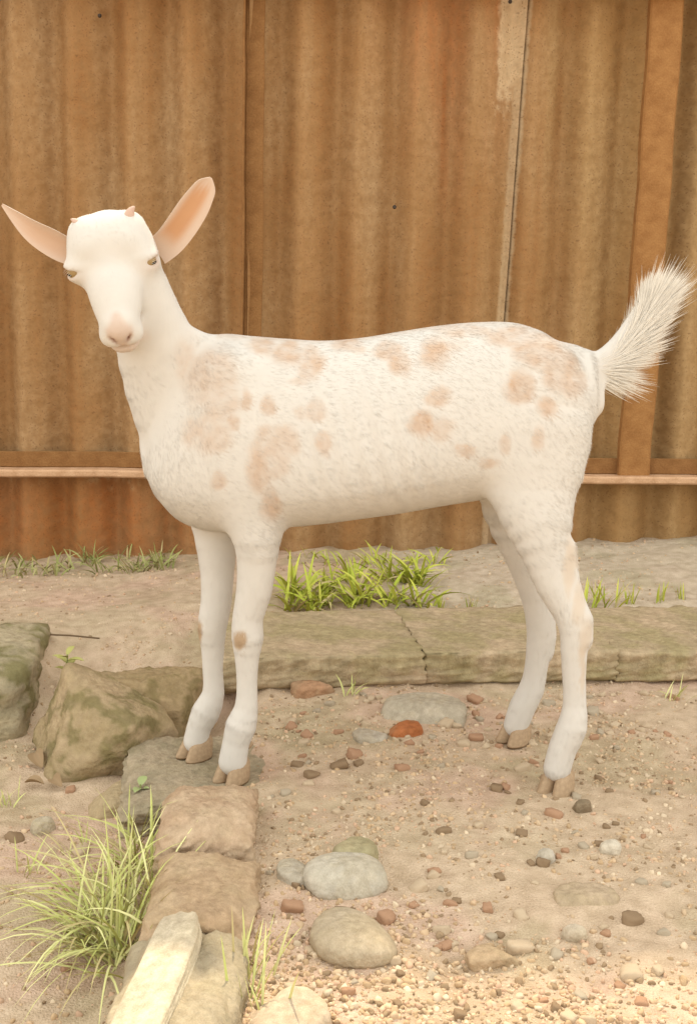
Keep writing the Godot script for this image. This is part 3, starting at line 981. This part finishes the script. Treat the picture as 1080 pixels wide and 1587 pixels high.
func build_stones():
	# kerb of cast blocks
	var kb := base("kerb", Vector3(0, 0, 0))
	tag(kb, "low weathered concrete kerb with mossy front behind the goat's legs", "kerb", "", "structure")
	var spans := [[-0.245, 0.126], [0.119, 0.481], [0.474, 0.866], [0.859, 1.256], [1.25, 1.65]]
	for k in spans.size():
		var s: Array = spans[k]
		var cx: float = (s[0] + s[1]) * 0.5
		var hw: float = (s[1] - s[0]) * 0.5
		var nn := noise(9.0, 60 + k, 4)
		var nf := noise(30.0, 70 + k, 3)
		var tint := func(p: Vector3, _d: Vector3) -> Color:
			var a := nn.get_noise_3dv(p)
			var b := nf.get_noise_3dv(p)
			var c := Color(0.470, 0.377, 0.233).lerp(Color(0.573, 0.442, 0.295), clampf(a * 1.5 + b * 0.5 + 0.4, 0, 1))
			c = c.lerp(Color(0.366, 0.323, 0.147), 0.45 * smoothstep(0.06, 0.26, nn.get_noise_3dv(p * 0.8 + Vector3(9, 0, 0)) + b * 0.3))
			return c * (1.0 + b * 0.16)
		var m := stone_mesh(Vector3(hw, 0.06, 0.155), [[Vector3(0, -0.8, 1), 0.74]], 80 + k, 30, 44.0, 0.03, tint, 2.2)
		var o := obj("kerb_block", m, M.concrete, kb)
		o.position = Vector3(cx, 0.002 + 0.003 * sin(k * 2.0), -2.13 - 0.145 * cx)
		o.rotation.y = 0.144
	# loose end block
	var o1 := obj("concrete_block", stone_mesh(Vector3(0.135, 0.085, 0.15), [[Vector3(0.3, 1, 0.4), 1.16], [Vector3(1, 0.2, 0.6), 1.22]], 91, 22, 22.0, 0.035, stone_tint(Color(0.403, 0.347, 0.227), Color(0.488, 0.412, 0.272), Color(0.183, 0.167, 0.057), 0.75, 92)), M.concrete)
	o1.position = Vector3(-0.69, -0.03, -2.01)
	o1.rotation.y = 0.1
	tag(o1, "squared mossy concrete block with a broken corner at the end of the kerb gap", "concrete block")
	# two broken rocks filling the gap
	var o2 := obj("boulder", stone_mesh(Vector3(0.095, 0.076, 0.088), [[Vector3(-1, 0.45, 0.7), 0.95], [Vector3(0.6, 0.5, 1), 1.05], [Vector3(0.9, 1, -0.2), 1.12], [Vector3(-0.7, 1, 0.5), 1.05], [Vector3(0.2, -0.3, 1), 0.98]], 101, 24, 30.0, 0.04, stone_tint(Color(0.488, 0.371, 0.227), Color(0.403, 0.311, 0.176), Color(0.195, 0.167, 0.068), 0.7, 102)), M.rock)
	o2.position = Vector3(-0.380, -0.034, -1.81)
	o2.rotation = Vector3(0.15, 0.4, -0.38)
	tag(o2, "angular brown boulder with a pale chipped edge lying in the kerb gap", "rock")
	var o3 := obj("boulder", stone_mesh(Vector3(0.068, 0.064, 0.062), [[Vector3(0.8, 0.9, 0.4), 1.02], [Vector3(-0.5, 1, -0.6), 1.1], [Vector3(0.7, 0.2, 1), 1.05]], 105, 20, 26.0, 0.045, stone_tint(Color(0.451, 0.335, 0.193), Color(0.366, 0.275, 0.147), Color(0.207, 0.167, 0.068), 0.6, 106)), M.rock)
	o3.position = Vector3(-0.325, -0.016, -1.90)
	o3.rotation.y = -0.3
	tag(o3, "smaller rounded brown rock tucked behind the angular boulder", "rock")
	# the row of edging stones
	var rows := [
		["edging_stone", Vector3(-0.222, -0.049, -1.655), Vector3(0.105, 0.033, 0.125), [[Vector3(-0.8, 1, 0.2), 1.2]], Color(0.366, 0.311, 0.210), Color(0.464, 0.383, 0.267), 0.15, "flat dark slab of the edging that the front hooves stand on"],
		["edging_stone", Vector3(-0.171, 0.002, -1.402), Vector3(0.060, 0.044, 0.080), [[Vector3(-1, 1.1, 0), 1.15], [Vector3(1, 1.5, 0), 1.24], [Vector3(0.3, 1, 0.9), 1.12], [Vector3(-0.5, 1, 0.8), 1.14], [Vector3(0, 1, -0.9), 1.12], [Vector3(-1, 0.2, -0.8), 1.2]], Color(0.525, 0.371, 0.244), Color(0.586, 0.442, 0.301), 0.1, "rounded pinkish edging stone just in front of the hooves"],
		["edging_stone", Vector3(-0.154, -0.008, -1.213), Vector3(0.061, 0.041, 0.092), [[Vector3(-1, 1.1, 0), 1.1], [Vector3(1, 1.3, 0.3), 1.12], [Vector3(0.2, 1, -0.9), 1.18], [Vector3(0.7, 0.1, 1), 1.15], [Vector3(-0.6, 0.5, 1), 1.2]], Color(0.488, 0.347, 0.216), Color(0.549, 0.407, 0.261), 0.12, "worn brown edging stone between the pinkish stone and the grey one"],
		["edging_stone", Vector3(-0.150, -0.014, -0.985), Vector3(0.062, 0.048, 0.135), [[Vector3(-1, 1.2, 0), 1.1], [Vector3(1, 1, 0.1), 1.15], [Vector3(0, 1, -0.7), 1.25]], Color(0.488, 0.412, 0.284), Color(0.415, 0.347, 0.238), 0.12, "rough grey edging stone with a pale plank along its side"]]
	for k in rows.size():
		var r: Array = rows[k]
		var o := obj(r[0], stone_mesh(r[2], r[3], 120 + k, 26, 22.0, 0.06, stone_tint(r[4], r[5], Color(0.207, 0.179, 0.068), r[6], 130 + k)), M.rock)
		o.position = r[1]
		o.rotation.y = [0.15, 0.05, 0.03, 0.05][k]
		tag(o, r[7], "edging stone", "stones of the edging row")
	var pl := obj("wood_plank", stone_mesh(Vector3(0.027, 0.011, 0.150), [[Vector3(1, 1, 0), 1.25], [Vector3(-1, 1, 0), 1.25], [Vector3(0.6, 0, -1), 1.1]], 140, 18, 16.0, 0.03, stone_tint(Color(0.732, 0.634, 0.454), Color(0.634, 0.550, 0.408), Color(0.488, 0.395, 0.272), 0.4, 141)), M.wood)
	pl.position = Vector3(-0.176, 0.031, -0.985)
	pl.rotation = Vector3(0.02, -0.10, 0.30)
	tag(pl, "pale weathered strip of wood leaning along the grey edging stone", "plank")
	# larger loose stones, each placed on the dirt
	var loose := [
		["flat_stone", Vector3(0.008, 0, -1.285), Vector3(0.062, 0.019, 0.048), Color(0.60, 0.545, 0.44), Color(0.55, 0.50, 0.40), "smooth pale grey oval stone behind the tan disc stone", 0.2],
		["flat_stone", Vector3(0.022, 0, -1.155), Vector3(0.064, 0.016, 0.058), Color(0.561, 0.460, 0.323), Color(0.500, 0.412, 0.289), "round flat tan stone with a notch in its edge", -0.1],
		["brick_chip", Vector3(0.098, 0, -1.775), Vector3(0.030, 0.010, 0.022), Color(0.512, 0.191, 0.074), Color(0.439, 0.155, 0.057), "bright orange-red broken brick chip lying on the dirt", 0.3],
		["embedded_stone", Vector3(0.135, -0.004, -1.86), Vector3(0.072, 0.018, 0.055), Color(0.488, 0.430, 0.329), Color(0.573, 0.502, 0.386), "broad grey stone half sunk in dirt near the red brick chip", -0.2],
		["embedded_stone", Vector3(0.045, -0.004, -1.755), Vector3(0.028, 0.010, 0.035), Color(0.549, 0.490, 0.397), Color(0.500, 0.442, 0.352), "small grey cement lump sunk in dirt beside the red brick chip", 0.4],
		["embedded_stone", Vector3(0.018, -0.002, -1.335), Vector3(0.028, 0.018, 0.022), Color(0.451, 0.395, 0.238), Color(0.378, 0.335, 0.193), "dark greenish stone behind the pale oval stone", 0.0],
		["embedded_stone", Vector3(0.29, -0.006, -1.255), Vector3(0.040, 0.008, 0.030), Color(0.54, 0.42, 0.29), Color(0.50, 0.39, 0.26), "thin flat brown slab of stone on open dirt", 0.1],
		["embedded_stone", Vector3(0.165, -0.003, -1.135), Vector3(0.030, 0.010, 0.016), Color(0.537, 0.395, 0.250), Color(0.488, 0.359, 0.227), "long narrow brown stone at the edge of the sunny gravel", 0.2],
		["white_pebble", Vector3(0.342, 0, -1.372), Vector3(0.017, 0.010, 0.012), Color(0.708, 0.634, 0.511), Color(0.659, 0.586, 0.465), "smooth cream pebble lying alone on the dirt", 0.0],
		["white_pebble", Vector3(0.258, 0, -1.355), Vector3(0.014, 0.011, 0.012), Color(0.610, 0.550, 0.465), Color(0.573, 0.526, 0.442), "grey-white pebble between dark crumbs", 0.5],
		["white_pebble", Vector3(0.262, 0, -1.182), Vector3(0.018, 0.010, 0.012), Color(0.683, 0.586, 0.442), Color(0.610, 0.514, 0.397), "cream stone chip at the shadow edge", 0.3],
		["dark_pebble", Vector3(0.330, 0.0, -1.495), Vector3(0.013, 0.009, 0.009), Color(0.293, 0.227, 0.147), Color(0.244, 0.179, 0.113), "dark brown pebble just in front of the hind hoof", 0.3],
		["stone_flake", Vector3(0.21, 0.0, -2.68), Vector3(0.032, 0.006, 0.024), Color(0.732, 0.634, 0.454), Color(0.659, 0.562, 0.408), "pale curled flake lying on the cement behind the kerb", 0.3],
		["embedded_stone", Vector3(-0.055, -0.003, -1.95), Vector3(0.038, 0.016, 0.026), Color(0.525, 0.311, 0.182), Color(0.464, 0.299, 0.182), "reddish stone against the foot of the kerb", 0.3],
		["embedded_stone", Vector3(-0.33, -0.004, -1.63), Vector3(0.05, 0.018, 0.05), Color(0.512, 0.407, 0.250), Color(0.464, 0.359, 0.216), "lumpy brown stone beside the dark edging slab", 0.3],
		["white_pebble", Vector3(-0.425, 0.0, -1.545), Vector3(0.022, 0.014, 0.014), Color(0.610, 0.538, 0.408), Color(0.537, 0.466, 0.340), "pointed grey stone chip on the low ground near the grass", 0.6],
		["embedded_stone", Vector3(-0.050, -0.003, -1.30), Vector3(0.026, 0.008, 0.030), Color(0.537, 0.478, 0.374), Color(0.488, 0.430, 0.340), "grey flake sunk beside the brown edging stone", 0.0],
		["embedded_stone", Vector3(-0.045, -0.004, -1.0), Vector3(0.04, 0.018, 0.045), Color(0.634, 0.514, 0.374), Color(0.573, 0.454, 0.329), "pale sunlit stone beside the grey edging stone", 0.1]]
	for k in loose.size():
		var r: Array = loose[k]
		var sz: Vector3 = r[2]
		var o := obj(r[0], stone_mesh(Vector3.ONE * sz.length(), [[Vector3(1, 0, 0), sz.x / sz.length()], [Vector3(-1, 0, 0), sz.x / sz.length()], [Vector3(0, 1, 0), sz.y / sz.length()], [Vector3(0, -1, 0), sz.y / sz.length()], [Vector3(0, 0, 1), sz.z / sz.length()], [Vector3(0, 0, -1), sz.z / sz.length()], [Vector3(0.7, 0.3, 0.7), sz.x / sz.length()], [Vector3(-0.7, 0.2, 0.7), sz.x / sz.length() * 1.05], [Vector3(0.7, 0.2, -0.6), sz.x / sz.length() * (0.9 + 0.1 * (k % 3))], [Vector3(-0.6, 0.4, -0.7), sz.x / sz.length() * (1.1 - 0.1 * (k % 4))], [Vector3(sin(k * 2.1), 1.2, cos(k * 2.1)), sz.y / sz.length() * 1.35]], 150 + k, 16, 3.2 if k < 2 or r[0] == "white_pebble" else 8.0, 0.06 if k > 1 else 0.03, stone_tint(r[3], r[4], Color(0.403, 0.323, 0.193), 0.25, 160 + k)), M.rock)
		var p: Vector3 = r[1]
		o.position = Vector3(p.x, ground_h(p.x, p.z) + p.y + sz.y * 0.45, p.z)
		o.rotation.y = r[6]
		tag(o, r[5], "stone", "loose stones on the dirt")

func build_pebbles():
	rng.seed = 77
	var shapes := []
	for k in 6: shapes.append(stone_mesh(Vector3(1.0, 0.62, 0.8), [[Vector3(rng.randfn(), rng.randfn(), rng.randfn()), 0.9], [Vector3(rng.randfn(), rng.randfn(), rng.randfn()), 0.85], [Vector3(rng.randfn(), rng.randfn(), rng.randfn()), 0.9]], 200 + k, 5, 7.0, 0.08))
	var kinds := [["dark brown clod lying on the dirt", lin(0.31, 0.215, 0.13), "clod"], ["pale beige pebble lying on the dirt", lin(0.62, 0.49, 0.34), "pebble"], ["grey pebble lying on the dirt", lin(0.50, 0.42, 0.31), "pebble"], ["reddish brown pebble lying on the dirt", lin(0.48, 0.29, 0.18), "pebble"]]
	var mats := []
	for k in kinds: mats.append(tri(mat(k[1], 0.95), M.grain_light, M.bump_fine, 14.0, 0.6))
	var made := 0
	while made < 270:
		var z := -lerpf(0.95, 2.0, pow(rng.randf(), 1.35))
		var x := rng.randf_range(-0.1, 0.62) if rng.randf() < 0.86 else rng.randf_range(-0.62, -0.28)
		if made % 4 == 0:
			z = rng.randf_range(-1.98, -1.72)
			x = rng.randf_range(-0.1, 0.5)
		if z < -1.93 - 0.145 * x: continue
		if absf(x) > -z * 0.31: continue
		var k := 0
		var pick := rng.randf()
		if z > -1.2: k = 1 if pick < 0.5 else (2 if pick < 0.65 else (3 if pick < 0.88 else 0))
		elif z < -1.65: k = 1 if pick < 0.55 else (3 if pick < 0.8 else 2)
		else: k = 0 if pick < 0.34 else (1 if pick < 0.62 else (2 if pick < 0.86 else 3))
		var s := rng.randf_range(0.0042, 0.0085) if rng.randf() < 0.8 else rng.randf_range(0.008, 0.0135)
		var o := obj(kinds[k][2] if k == 0 else "pebble", shapes[rng.randi() % 6], mats[k])
		o.position = Vector3(x, ground_h(x, z) + s * 0.1, z)
		o.scale = Vector3.ONE * s
		o.rotation = Vector3(rng.randf_range(-0.4, 0.4), rng.randf() * TAU, rng.randf_range(-0.4, 0.4))
		var zone := "on the open dirt before the hind hooves"
		if x < -0.2: zone = "on the low ground beside the grass clump"
		elif z > -1.15: zone = "in the sunny gravel past the tan stone"
		elif z < -1.7: zone = "in the rubble along the kerb foot"
		elif x < 0.08: zone = "on the dirt beside the edging stones"
		var size_word := "larger" if s > 0.008 else "small"
		tag(o, size_word + " " + ["dark brown clod", "pale beige pebble", "grey pebble", "reddish brown pebble"][k] + " " + zone, kinds[k][2], size_word + " " + ["dark clods", "pale pebbles", "grey pebbles", "reddish pebbles"][k] + " " + zone)
		made += 1
	# uncountable grit
	var mm := MultiMesh.new()
	mm.transform_format = MultiMesh.TRANSFORM_3D
	mm.use_colors = true
	mm.mesh = stone_mesh(Vector3(1.0, 0.65, 0.85), [[Vector3(0.5, 1, 0.2), 0.8], [Vector3(-0.7, 0.3, 0.6), 0.85]], 230, 3, 7.0, 0.1)
	var tr := []
	var cl := []
	var cn := noise(3.0, 44, 3)
	while tr.size() < 26000:
		var z := -lerpf(0.8, 3.0, pow(rng.randf(), 1.5))
		var x := rng.randf_range(-1.0, 1.0) * (0.15 - z * 0.36)
		var dens := 0.42 + cn.get_noise_2d(x, z) * 0.9 + 0.3 * smoothstep(-1.22, -1.08, z)
		if x < row_x(z) and z > -1.9: dens *= 0.4
		if z < -2.0: dens *= 0.35
		if rng.randf() > dens: continue
		var s: float = 0.0011 + 0.0032 * pow(rng.randf(), 3.0)
		if z > -1.2: s *= rng.randf_range(0.8, 1.35)
		var b := Basis.from_euler(Vector3(rng.randf() * 6.3, rng.randf() * 6.3, rng.randf() * 6.3)).scaled(Vector3.ONE * s)
		tr.append(Transform3D(b, Vector3(x, ground_h(x, z) + s * rng.randf_range(-0.35, 0.2), z)))
		var c: Color = [Color(0.58, 0.43, 0.275), Color(0.55, 0.40, 0.25), Color(0.62, 0.50, 0.35), Color(0.48, 0.34, 0.20), Color(0.57, 0.385, 0.255), Color(0.30, 0.21, 0.125)][rng.randi() % 6]
		cl.append(c * rng.randf_range(0.85, 1.1))
	mm.instance_count = tr.size()
	for i in tr.size():
		mm.set_instance_transform(i, tr[i])
		mm.set_instance_color(i, cl[i])
	var mi := MultiMeshInstance3D.new()
	mi.multimesh = mm
	mi.material_override = M.grit
	mi.name = "gravel"
	add_child(mi)
	tag(mi, "fine grit and tiny gravel strewn over the dirt", "gravel", "", "stuff")

# ------------------------------------------------------------------ plants
func blades_mesh(roots: Array, count: int, len0: float, len1: float, w: float, lean: Vector3, spread: float, droop: float, c0: Color, c1: Color, seed_: int) -> ArrayMesh:
	rng.seed = seed_
	var v := PackedVector3Array()
	var nr := PackedVector3Array()
	var col := PackedColorArray()
	var idx := PackedInt32Array()
	for k in count:
		var r: Array = roots[rng.randi() % roots.size()]
		var p: Vector3 = r[0] + Vector3(rng.randfn(), 0, rng.randfn()) * r[1]
		p.y = ground_h(p.x, p.z) - 0.004
		var az := rng.randf() * TAU
		var d := (Vector3(cos(az), 0, sin(az)) * spread * rng.randf_range(0.3, 1.0) + Vector3.UP + lean).normalized()
		var ln := rng.randf_range(len0, len1)
		var c := c0.lerp(c1, rng.randf())
		if rng.randf() < 0.15: c = Color(0.50, 0.42, 0.20)
		var side := d.cross(Vector3.UP)
		side = (side if side.length() > 0.05 else Vector3.RIGHT).normalized().rotated(d, rng.randf_range(-0.8, 0.8))
		var segs := 7
		var b0 := v.size()
		var dd := d
		var dr := droop * rng.randf_range(0.4, 1.3)
		for s in segs + 1:
			var t := s / float(segs)
			var ww := w * rng.randf_range(0.95, 1.05) * (0.55 + 1.6 * t * (1.0 - t)) * (1.0 - t * t * 0.7)
			if s == segs: ww = w * 0.05
			var nn := side.cross(dd).normalized()
			v.append(p + side * ww * 0.5)
			v.append(p - nn * ww * 0.16)
			v.append(p - side * ww * 0.5)
			for q in 3:
				nr.append((nn + side * (0.35 - q * 0.35)).normalized())
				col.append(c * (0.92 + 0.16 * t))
			p += dd * ln / segs
			dd = (dd + Vector3.DOWN * dr / segs).normalized()
			var gy := ground_h(p.x, p.z) + 0.003
			if p.y < gy:
				p.y = gy
		for s in segs:
			for q in 2:
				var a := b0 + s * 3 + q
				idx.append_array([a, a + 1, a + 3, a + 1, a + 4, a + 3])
	return mesh_of(v, idx, col, null, nr)

func grass(called: String, label: String, group: String, at: Vector3, mesh: ArrayMesh):
	var g := base(called)
	tag(g, label, "grass", group)
	obj("blades", mesh, M.grass, g).set_meta("kind", "stuff")

func leaf_mesh(ln: float, w: float, fold: float) -> ArrayMesh:
	var v := PackedVector3Array()
	var idx := PackedInt32Array()
	for i in 9:
		var t := i / 8.0
		var ww := w * pow(sin(PI * clampf(0.04 + t * 0.94, 0, 1)), 0.7)
		var y := 0.25 * ln * t * (1.2 - t * 1.4)
		for q in [-1.0, -0.5, 0.0, 0.5, 1.0]:
			v.append(Vector3(q * ww * 0.5, y + absf(q) * fold * ww, -t * ln))
	for i in 8:
		for q in 4:
			var a := i * 5 + q
			idx.append_array([a, a + 5, a + 1, a + 1, a + 5, a + 6])
	return mesh_of(v, idx)

func seedling(label: String, at: Vector3, n: int, ln: float, w: float, stem: float, m: Material, seed_: int):
	rng.seed = seed_
	var g := base("seedling", Vector3(at.x, ground_h(at.x, at.z), at.z))
	tag(g, label, "plant")
	var lm := leaf_mesh(ln, w, 0.22)
	var st := CylinderMesh.new()
	st.top_radius = 0.0011
	st.bottom_radius = 0.0018
	st.height = stem + 0.01
	st.radial_segments = 8
	var so := obj("stem", st, M.stem, g)
	so.position.y = stem * 0.5 - 0.003
	for k in n:
		var o := obj("leaf", lm, m, g)
		var t := 1.0 - 0.5 * float(k) / n
		o.position = Vector3(0, stem * t, 0)
		o.rotation = Vector3(rng.randf_range(-0.1, 0.55), k * 2.4 + rng.randf_range(-0.4, 0.4), 0)
		o.scale = Vector3.ONE * rng.randf_range(0.75, 1.15)

func build_plants():
	var gy := func(x: float, z: float) -> Vector3: return Vector3(x, ground_h(x, z), z)
	var pale0 := Color(0.47, 0.50, 0.15)
	var pale1 := Color(0.68, 0.66, 0.31)
	grass("grass_clump", "large sprawling clump of pale yellow-green grass beside the edging stones", "", Vector3.ZERO, blades_mesh([[gy.call(-0.250, -1.20), 0.014], [gy.call(-0.260, -1.27), 0.018], [gy.call(-0.262, -1.34), 0.018], [gy.call(-0.25, -1.23), 0.012], [gy.call(-0.29, -1.25), 0.016], [gy.call(-0.265, -1.43), 0.012]], 270, 0.07, 0.175, 0.0034, Vector3(-0.3, -0.1, 0.1), 1.0, 1.5, pale0, pale1, 301))
	grass("grass_tuft", "thin straw-coloured tuft squeezed beside the grey edging stone", "", Vector3.ZERO, blades_mesh([[gy.call(-0.085, -1.09), 0.010], [gy.call(-0.082, -1.03), 0.010]], 22, 0.04, 0.09, 0.0034, Vector3(0.05, 0.3, 0), 0.5, 0.7, pale0, pale1, 302))
	var br0 := Color(0.36, 0.43, 0.05)
	var br1 := Color(0.55, 0.56, 0.10)
	var roots := []
	rng.seed = 5
	for k in 16: roots.append([Vector3(rng.randf_range(-0.16, 0.16), 0, rng.randf_range(-2.62, -2.36)), 0.012])
	grass("grass_clump", "bright green broad-leaved grass patch behind the kerb under the goat's belly", "", Vector3.ZERO, blades_mesh(roots, 300, 0.045, 0.12, 0.0085, Vector3.ZERO, 1.0, 1.5, br0, br1, 303))
	grass("grass_tuft", "short bright green tuft behind the kerb next to the hind leg", "", Vector3.ZERO, blades_mesh([[gy.call(0.50, -2.40), 0.016], [gy.call(0.54, -2.40), 0.02]], 34, 0.03, 0.085, 0.0055, Vector3.ZERO, 0.6, 0.9, br0, br1, 304))
	for q in [[0.605, -2.41], [0.675, -2.42], [0.20, -2.37], [0.27, -2.38], [0.72, -2.43]]:
		grass("grass_sprig", "tiny green sprig growing along the back of the kerb", "sprigs along the kerb", Vector3.ZERO, blades_mesh([[gy.call(q[0], q[1]), 0.006]], 9, 0.025, 0.055, 0.004, Vector3(0, 0.4, 0), 0.5, 0.7, br0, br1, 310 + int(q[0] * 100)))
	roots = []
	for k in 26: roots.append([Vector3(rng.randf_range(-0.98, -0.44), 0, rng.randf_range(-2.90, -2.70)), 0.015])
	grass("grass_strip", "ragged strip of dry green grass along the foot of the gate", "", Vector3.ZERO, blades_mesh(roots, 230, 0.03, 0.085, 0.0052, Vector3.ZERO, 1.1, 1.5, Color(0.26, 0.29, 0.08), Color(0.43, 0.40, 0.18), 305))
	roots = []
	for k in 12: roots.append([Vector3(rng.randf_range(-0.2, 0.25), 0, rng.randf_range(-2.9, -2.75)), 0.015])
	grass("grass_strip", "low grass at the gate foot behind the bright green patch", "", Vector3.ZERO, blades_mesh(roots, 70, 0.03, 0.07, 0.005, Vector3.ZERO, 1.1, 1.3, br0, br1, 306))
	for q in [[0.005, -1.93], [-0.41, -1.43], [-0.36, -1.49], [0.58, -1.96], [-0.50, -1.62]]:
		grass("grass_sprig", "lone wispy sprig of grass rooted in open dirt", "wisps in the open dirt", Vector3.ZERO, blades_mesh([[gy.call(q[0], q[1]), 0.008]], 9, 0.025, 0.06, 0.003, Vector3.ZERO, 0.8, 1.0, pale0, pale1, 320 + int(q[1] * -100)))
	seedling("round-leaved pale seedling growing beside the dark edging slab", Vector3(-0.292, 0, -1.585), 5, 0.020, 0.015, 0.045, M.leaf, 401)
	seedling("yellowing leafy weed growing between the concrete block and the boulder", Vector3(-0.505, 0, -2.03), 7, 0.032, 0.016, 0.075, M.leaf_yellow, 402)
	# dry litter
	var tw := obj("twig", bar_mesh(Vector3(0.11, 0.003, 0.003), 0.0008, 4, 0.006), M.twig)
	tw.position = Vector3(-0.53, ground_h(-0.53, -2.16) + 0.02, -2.16)
	tw.rotation = Vector3(0, 0.3, -0.15)
	tag(tw, "thin dark dry twig lying behind the yellowing weed", "twig")
	rng.seed = 9
	for q in [[-0.475, -1.735, 0.045], [-0.45, -1.70, 0.035], [-0.49, -1.69, 0.03]]:
		var lf := obj("dry_leaf", leaf_mesh(q[2], q[2] * 0.55, 0.5), M.dry_leaf)
		lf.position = Vector3(q[0], ground_h(q[0], q[1]) + 0.006, q[1])
		lf.rotation = Vector3(rng.randf_range(-0.3, 0.3), rng.randf() * TAU, rng.randf_range(-0.5, 0.5))
		tag(lf, "curled brown dry leaf on the low ground before the concrete block", "leaf", "dry leaves before the block")

# ------------------------------------------------------------------ materials
func make_materials():
	var gl := grain_tex(512, 0.02, 0.12, 31, Color(0.80, 0.79, 0.77), Color(1, 1, 1), 1.5)
	M.grain_light = gl
	M.bump_fine = normal_tex(512, 0.06, 33, 5.0)
	M.bump_coarse = normal_tex(512, 0.03, 34, 7.0)
	var dirt_g := grain_tex(1024, 0.012, 0.16, 35, Color(0.82, 0.80, 0.77), Color(1.0, 1.0, 1.0), 1.7)
	M.dirt = tri(mat(Color.WHITE, 0.97, true), dirt_g, normal_tex(1024, 0.09, 36, 6.0), 2.3, 0.9, true)
	M.concrete = tri(mat(Color.WHITE, 0.95, true), gl, M.bump_coarse, 5.0, 0.9)
	M.rock = tri(mat(Color.WHITE, 0.93, true), gl, M.bump_coarse, 7.0, 0.9)
	M.wood = tri(mat(Color.WHITE, 0.8, true), gl, M.bump_fine, 6.0, 0.5)
	M.grit = mat(Color.WHITE, 0.95, true)
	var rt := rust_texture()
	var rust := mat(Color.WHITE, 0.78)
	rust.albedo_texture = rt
	rust.normal_enabled = true
	rust.normal_texture = M.bump_fine
	rust.normal_scale = 0.25
	rust.metallic_specular = 0.35
	M.rust = rust
	var fr := grain_tex(512, 0.008, 0.07, 41, Color(0.85, 0.81, 0.77), Color(1, 1, 1), 1.5)
	M.frame = tri(mat(lin(0.29, 0.15, 0.055), 0.8), fr, M.bump_fine, 5.0, 0.4)
	M.frame_orange = tri(mat(lin(0.37, 0.19, 0.068), 0.8), fr, M.bump_fine, 5.0, 0.4)
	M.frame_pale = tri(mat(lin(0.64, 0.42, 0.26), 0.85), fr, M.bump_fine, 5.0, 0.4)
	M.nail = mat(lin(0.06, 0.045, 0.035), 0.7)
	M.coat = mat(Color.WHITE, 0.85, true)
	M.coat.metallic_specular = 0.2
	M.coat.normal_enabled = true
	M.coat.normal_texture = normal_tex(512, 0.10, 37, 3.0)
	M.coat.normal_scale = 0.25
	M.coat.uv1_triplanar = true
	M.coat.uv1_scale = Vector3(26, 26, 26)
	M.hair = mat(Color.WHITE, 0.75, true)
	M.hair.metallic_specular = 0.2
	M.hair.backlight = Color(0.6, 0.57, 0.52)
	M.short_hair = mat(Color.WHITE, 0.85, true)
	M.short_hair.backlight = Color(0.2, 0.19, 0.17)
	M.short_hair.metallic_specular = 0.2
	M.ear = mat(Color.WHITE, 0.75, true)
	M.ear.backlight = Color(0.6, 0.42, 0.30)
	M.horn = mat(lin(0.56, 0.40, 0.32), 0.6)
	M.hoof = tri(mat(lin(0.50, 0.36, 0.23), 0.75), gl, M.bump_fine, 12.0, 0.4)
	M.eye = mat(lin(0.30, 0.20, 0.085), 0.3)
	M.eye.metallic_specular = 0.5
	M.pupil = mat(lin(0.012, 0.010, 0.008), 0.15)
	M.grass = mat(Color.WHITE, 0.6, true)
	M.grass.backlight = Color(0.7, 0.75, 0.35)
	M.leaf = mat(lin(0.33, 0.39, 0.17), 0.55)
	M.leaf.backlight = Color(0.6, 0.7, 0.3)
	M.leaf_yellow = mat(lin(0.42, 0.41, 0.14), 0.6)
	M.leaf_yellow.backlight = Color(0.6, 0.6, 0.25)
	M.stem = mat(lin(0.25, 0.27, 0.10), 0.7)
	M.twig = mat(lin(0.16, 0.11, 0.065), 0.9)
	M.dry_leaf = mat(lin(0.33, 0.23, 0.13), 0.85)

func _ready():
	# camera, sky, sun, exposure
	var cam := Camera3D.new()
	cam.name = "camera"
	add_child(cam)
	cam.position = Vector3(0, 0.69, 0)
	cam.rotation_order = EULER_ORDER_YXZ
	cam.rotation = Vector3(deg_to_rad(-10.56), 0, deg_to_rad(1.4))
	cam.fov = 47.58
	cam.near = 0.05
	cam.far = 200.0
	cam.current = true
	var sky_m := ProceduralSkyMaterial.new()
	sky_m.sky_top_color = Color(0.92, 0.915, 0.895)
	sky_m.sky_horizon_color = Color(0.95, 0.925, 0.88)
	sky_m.sky_curve = 0.15
	sky_m.ground_bottom_color = Color(0.55, 0.48, 0.40)
	sky_m.ground_horizon_color = Color(0.75, 0.70, 0.62)
	sky_m.sun_angle_max = 8.0
	var sky := Sky.new()
	sky.sky_material = sky_m
	var env := Environment.new()
	env.background_mode = Environment.BG_SKY
	env.sky = sky
	env.background_energy_multiplier = 1.0
	env.tonemap_mode = Environment.TONE_MAPPER_LINEAR
	env.tonemap_exposure = 2.25
	env.sdfgi_enabled = true
	env.ssao_enabled = true
	env.ssil_enabled = true
	var we := WorldEnvironment.new()
	we.name = "environment"
	we.environment = env
	add_child(we)
	var sun := DirectionalLight3D.new()
	sun.name = "sun"
	add_child(sun)
	sun.basis = Basis.looking_at(Vector3(0.25, -2.5, 1.80).normalized(), Vector3.UP)
	sun.light_energy = 0.6
	sun.light_color = Color(1.0, 0.93, 0.82)
	sun.light_angular_distance = 1.5
	sun.shadow_enabled = true
	nz.seed = 8
	nz.frequency = 0.05
	nz.fractal_octaves = 4
	nz2.seed = 15
	nz2.frequency = 0.06
	nz2.fractal_octaves = 3
	make_materials()
	build_ground()
	build_gate()
	build_stones()
	build_goat()
	build_pebbles()
	build_plants()
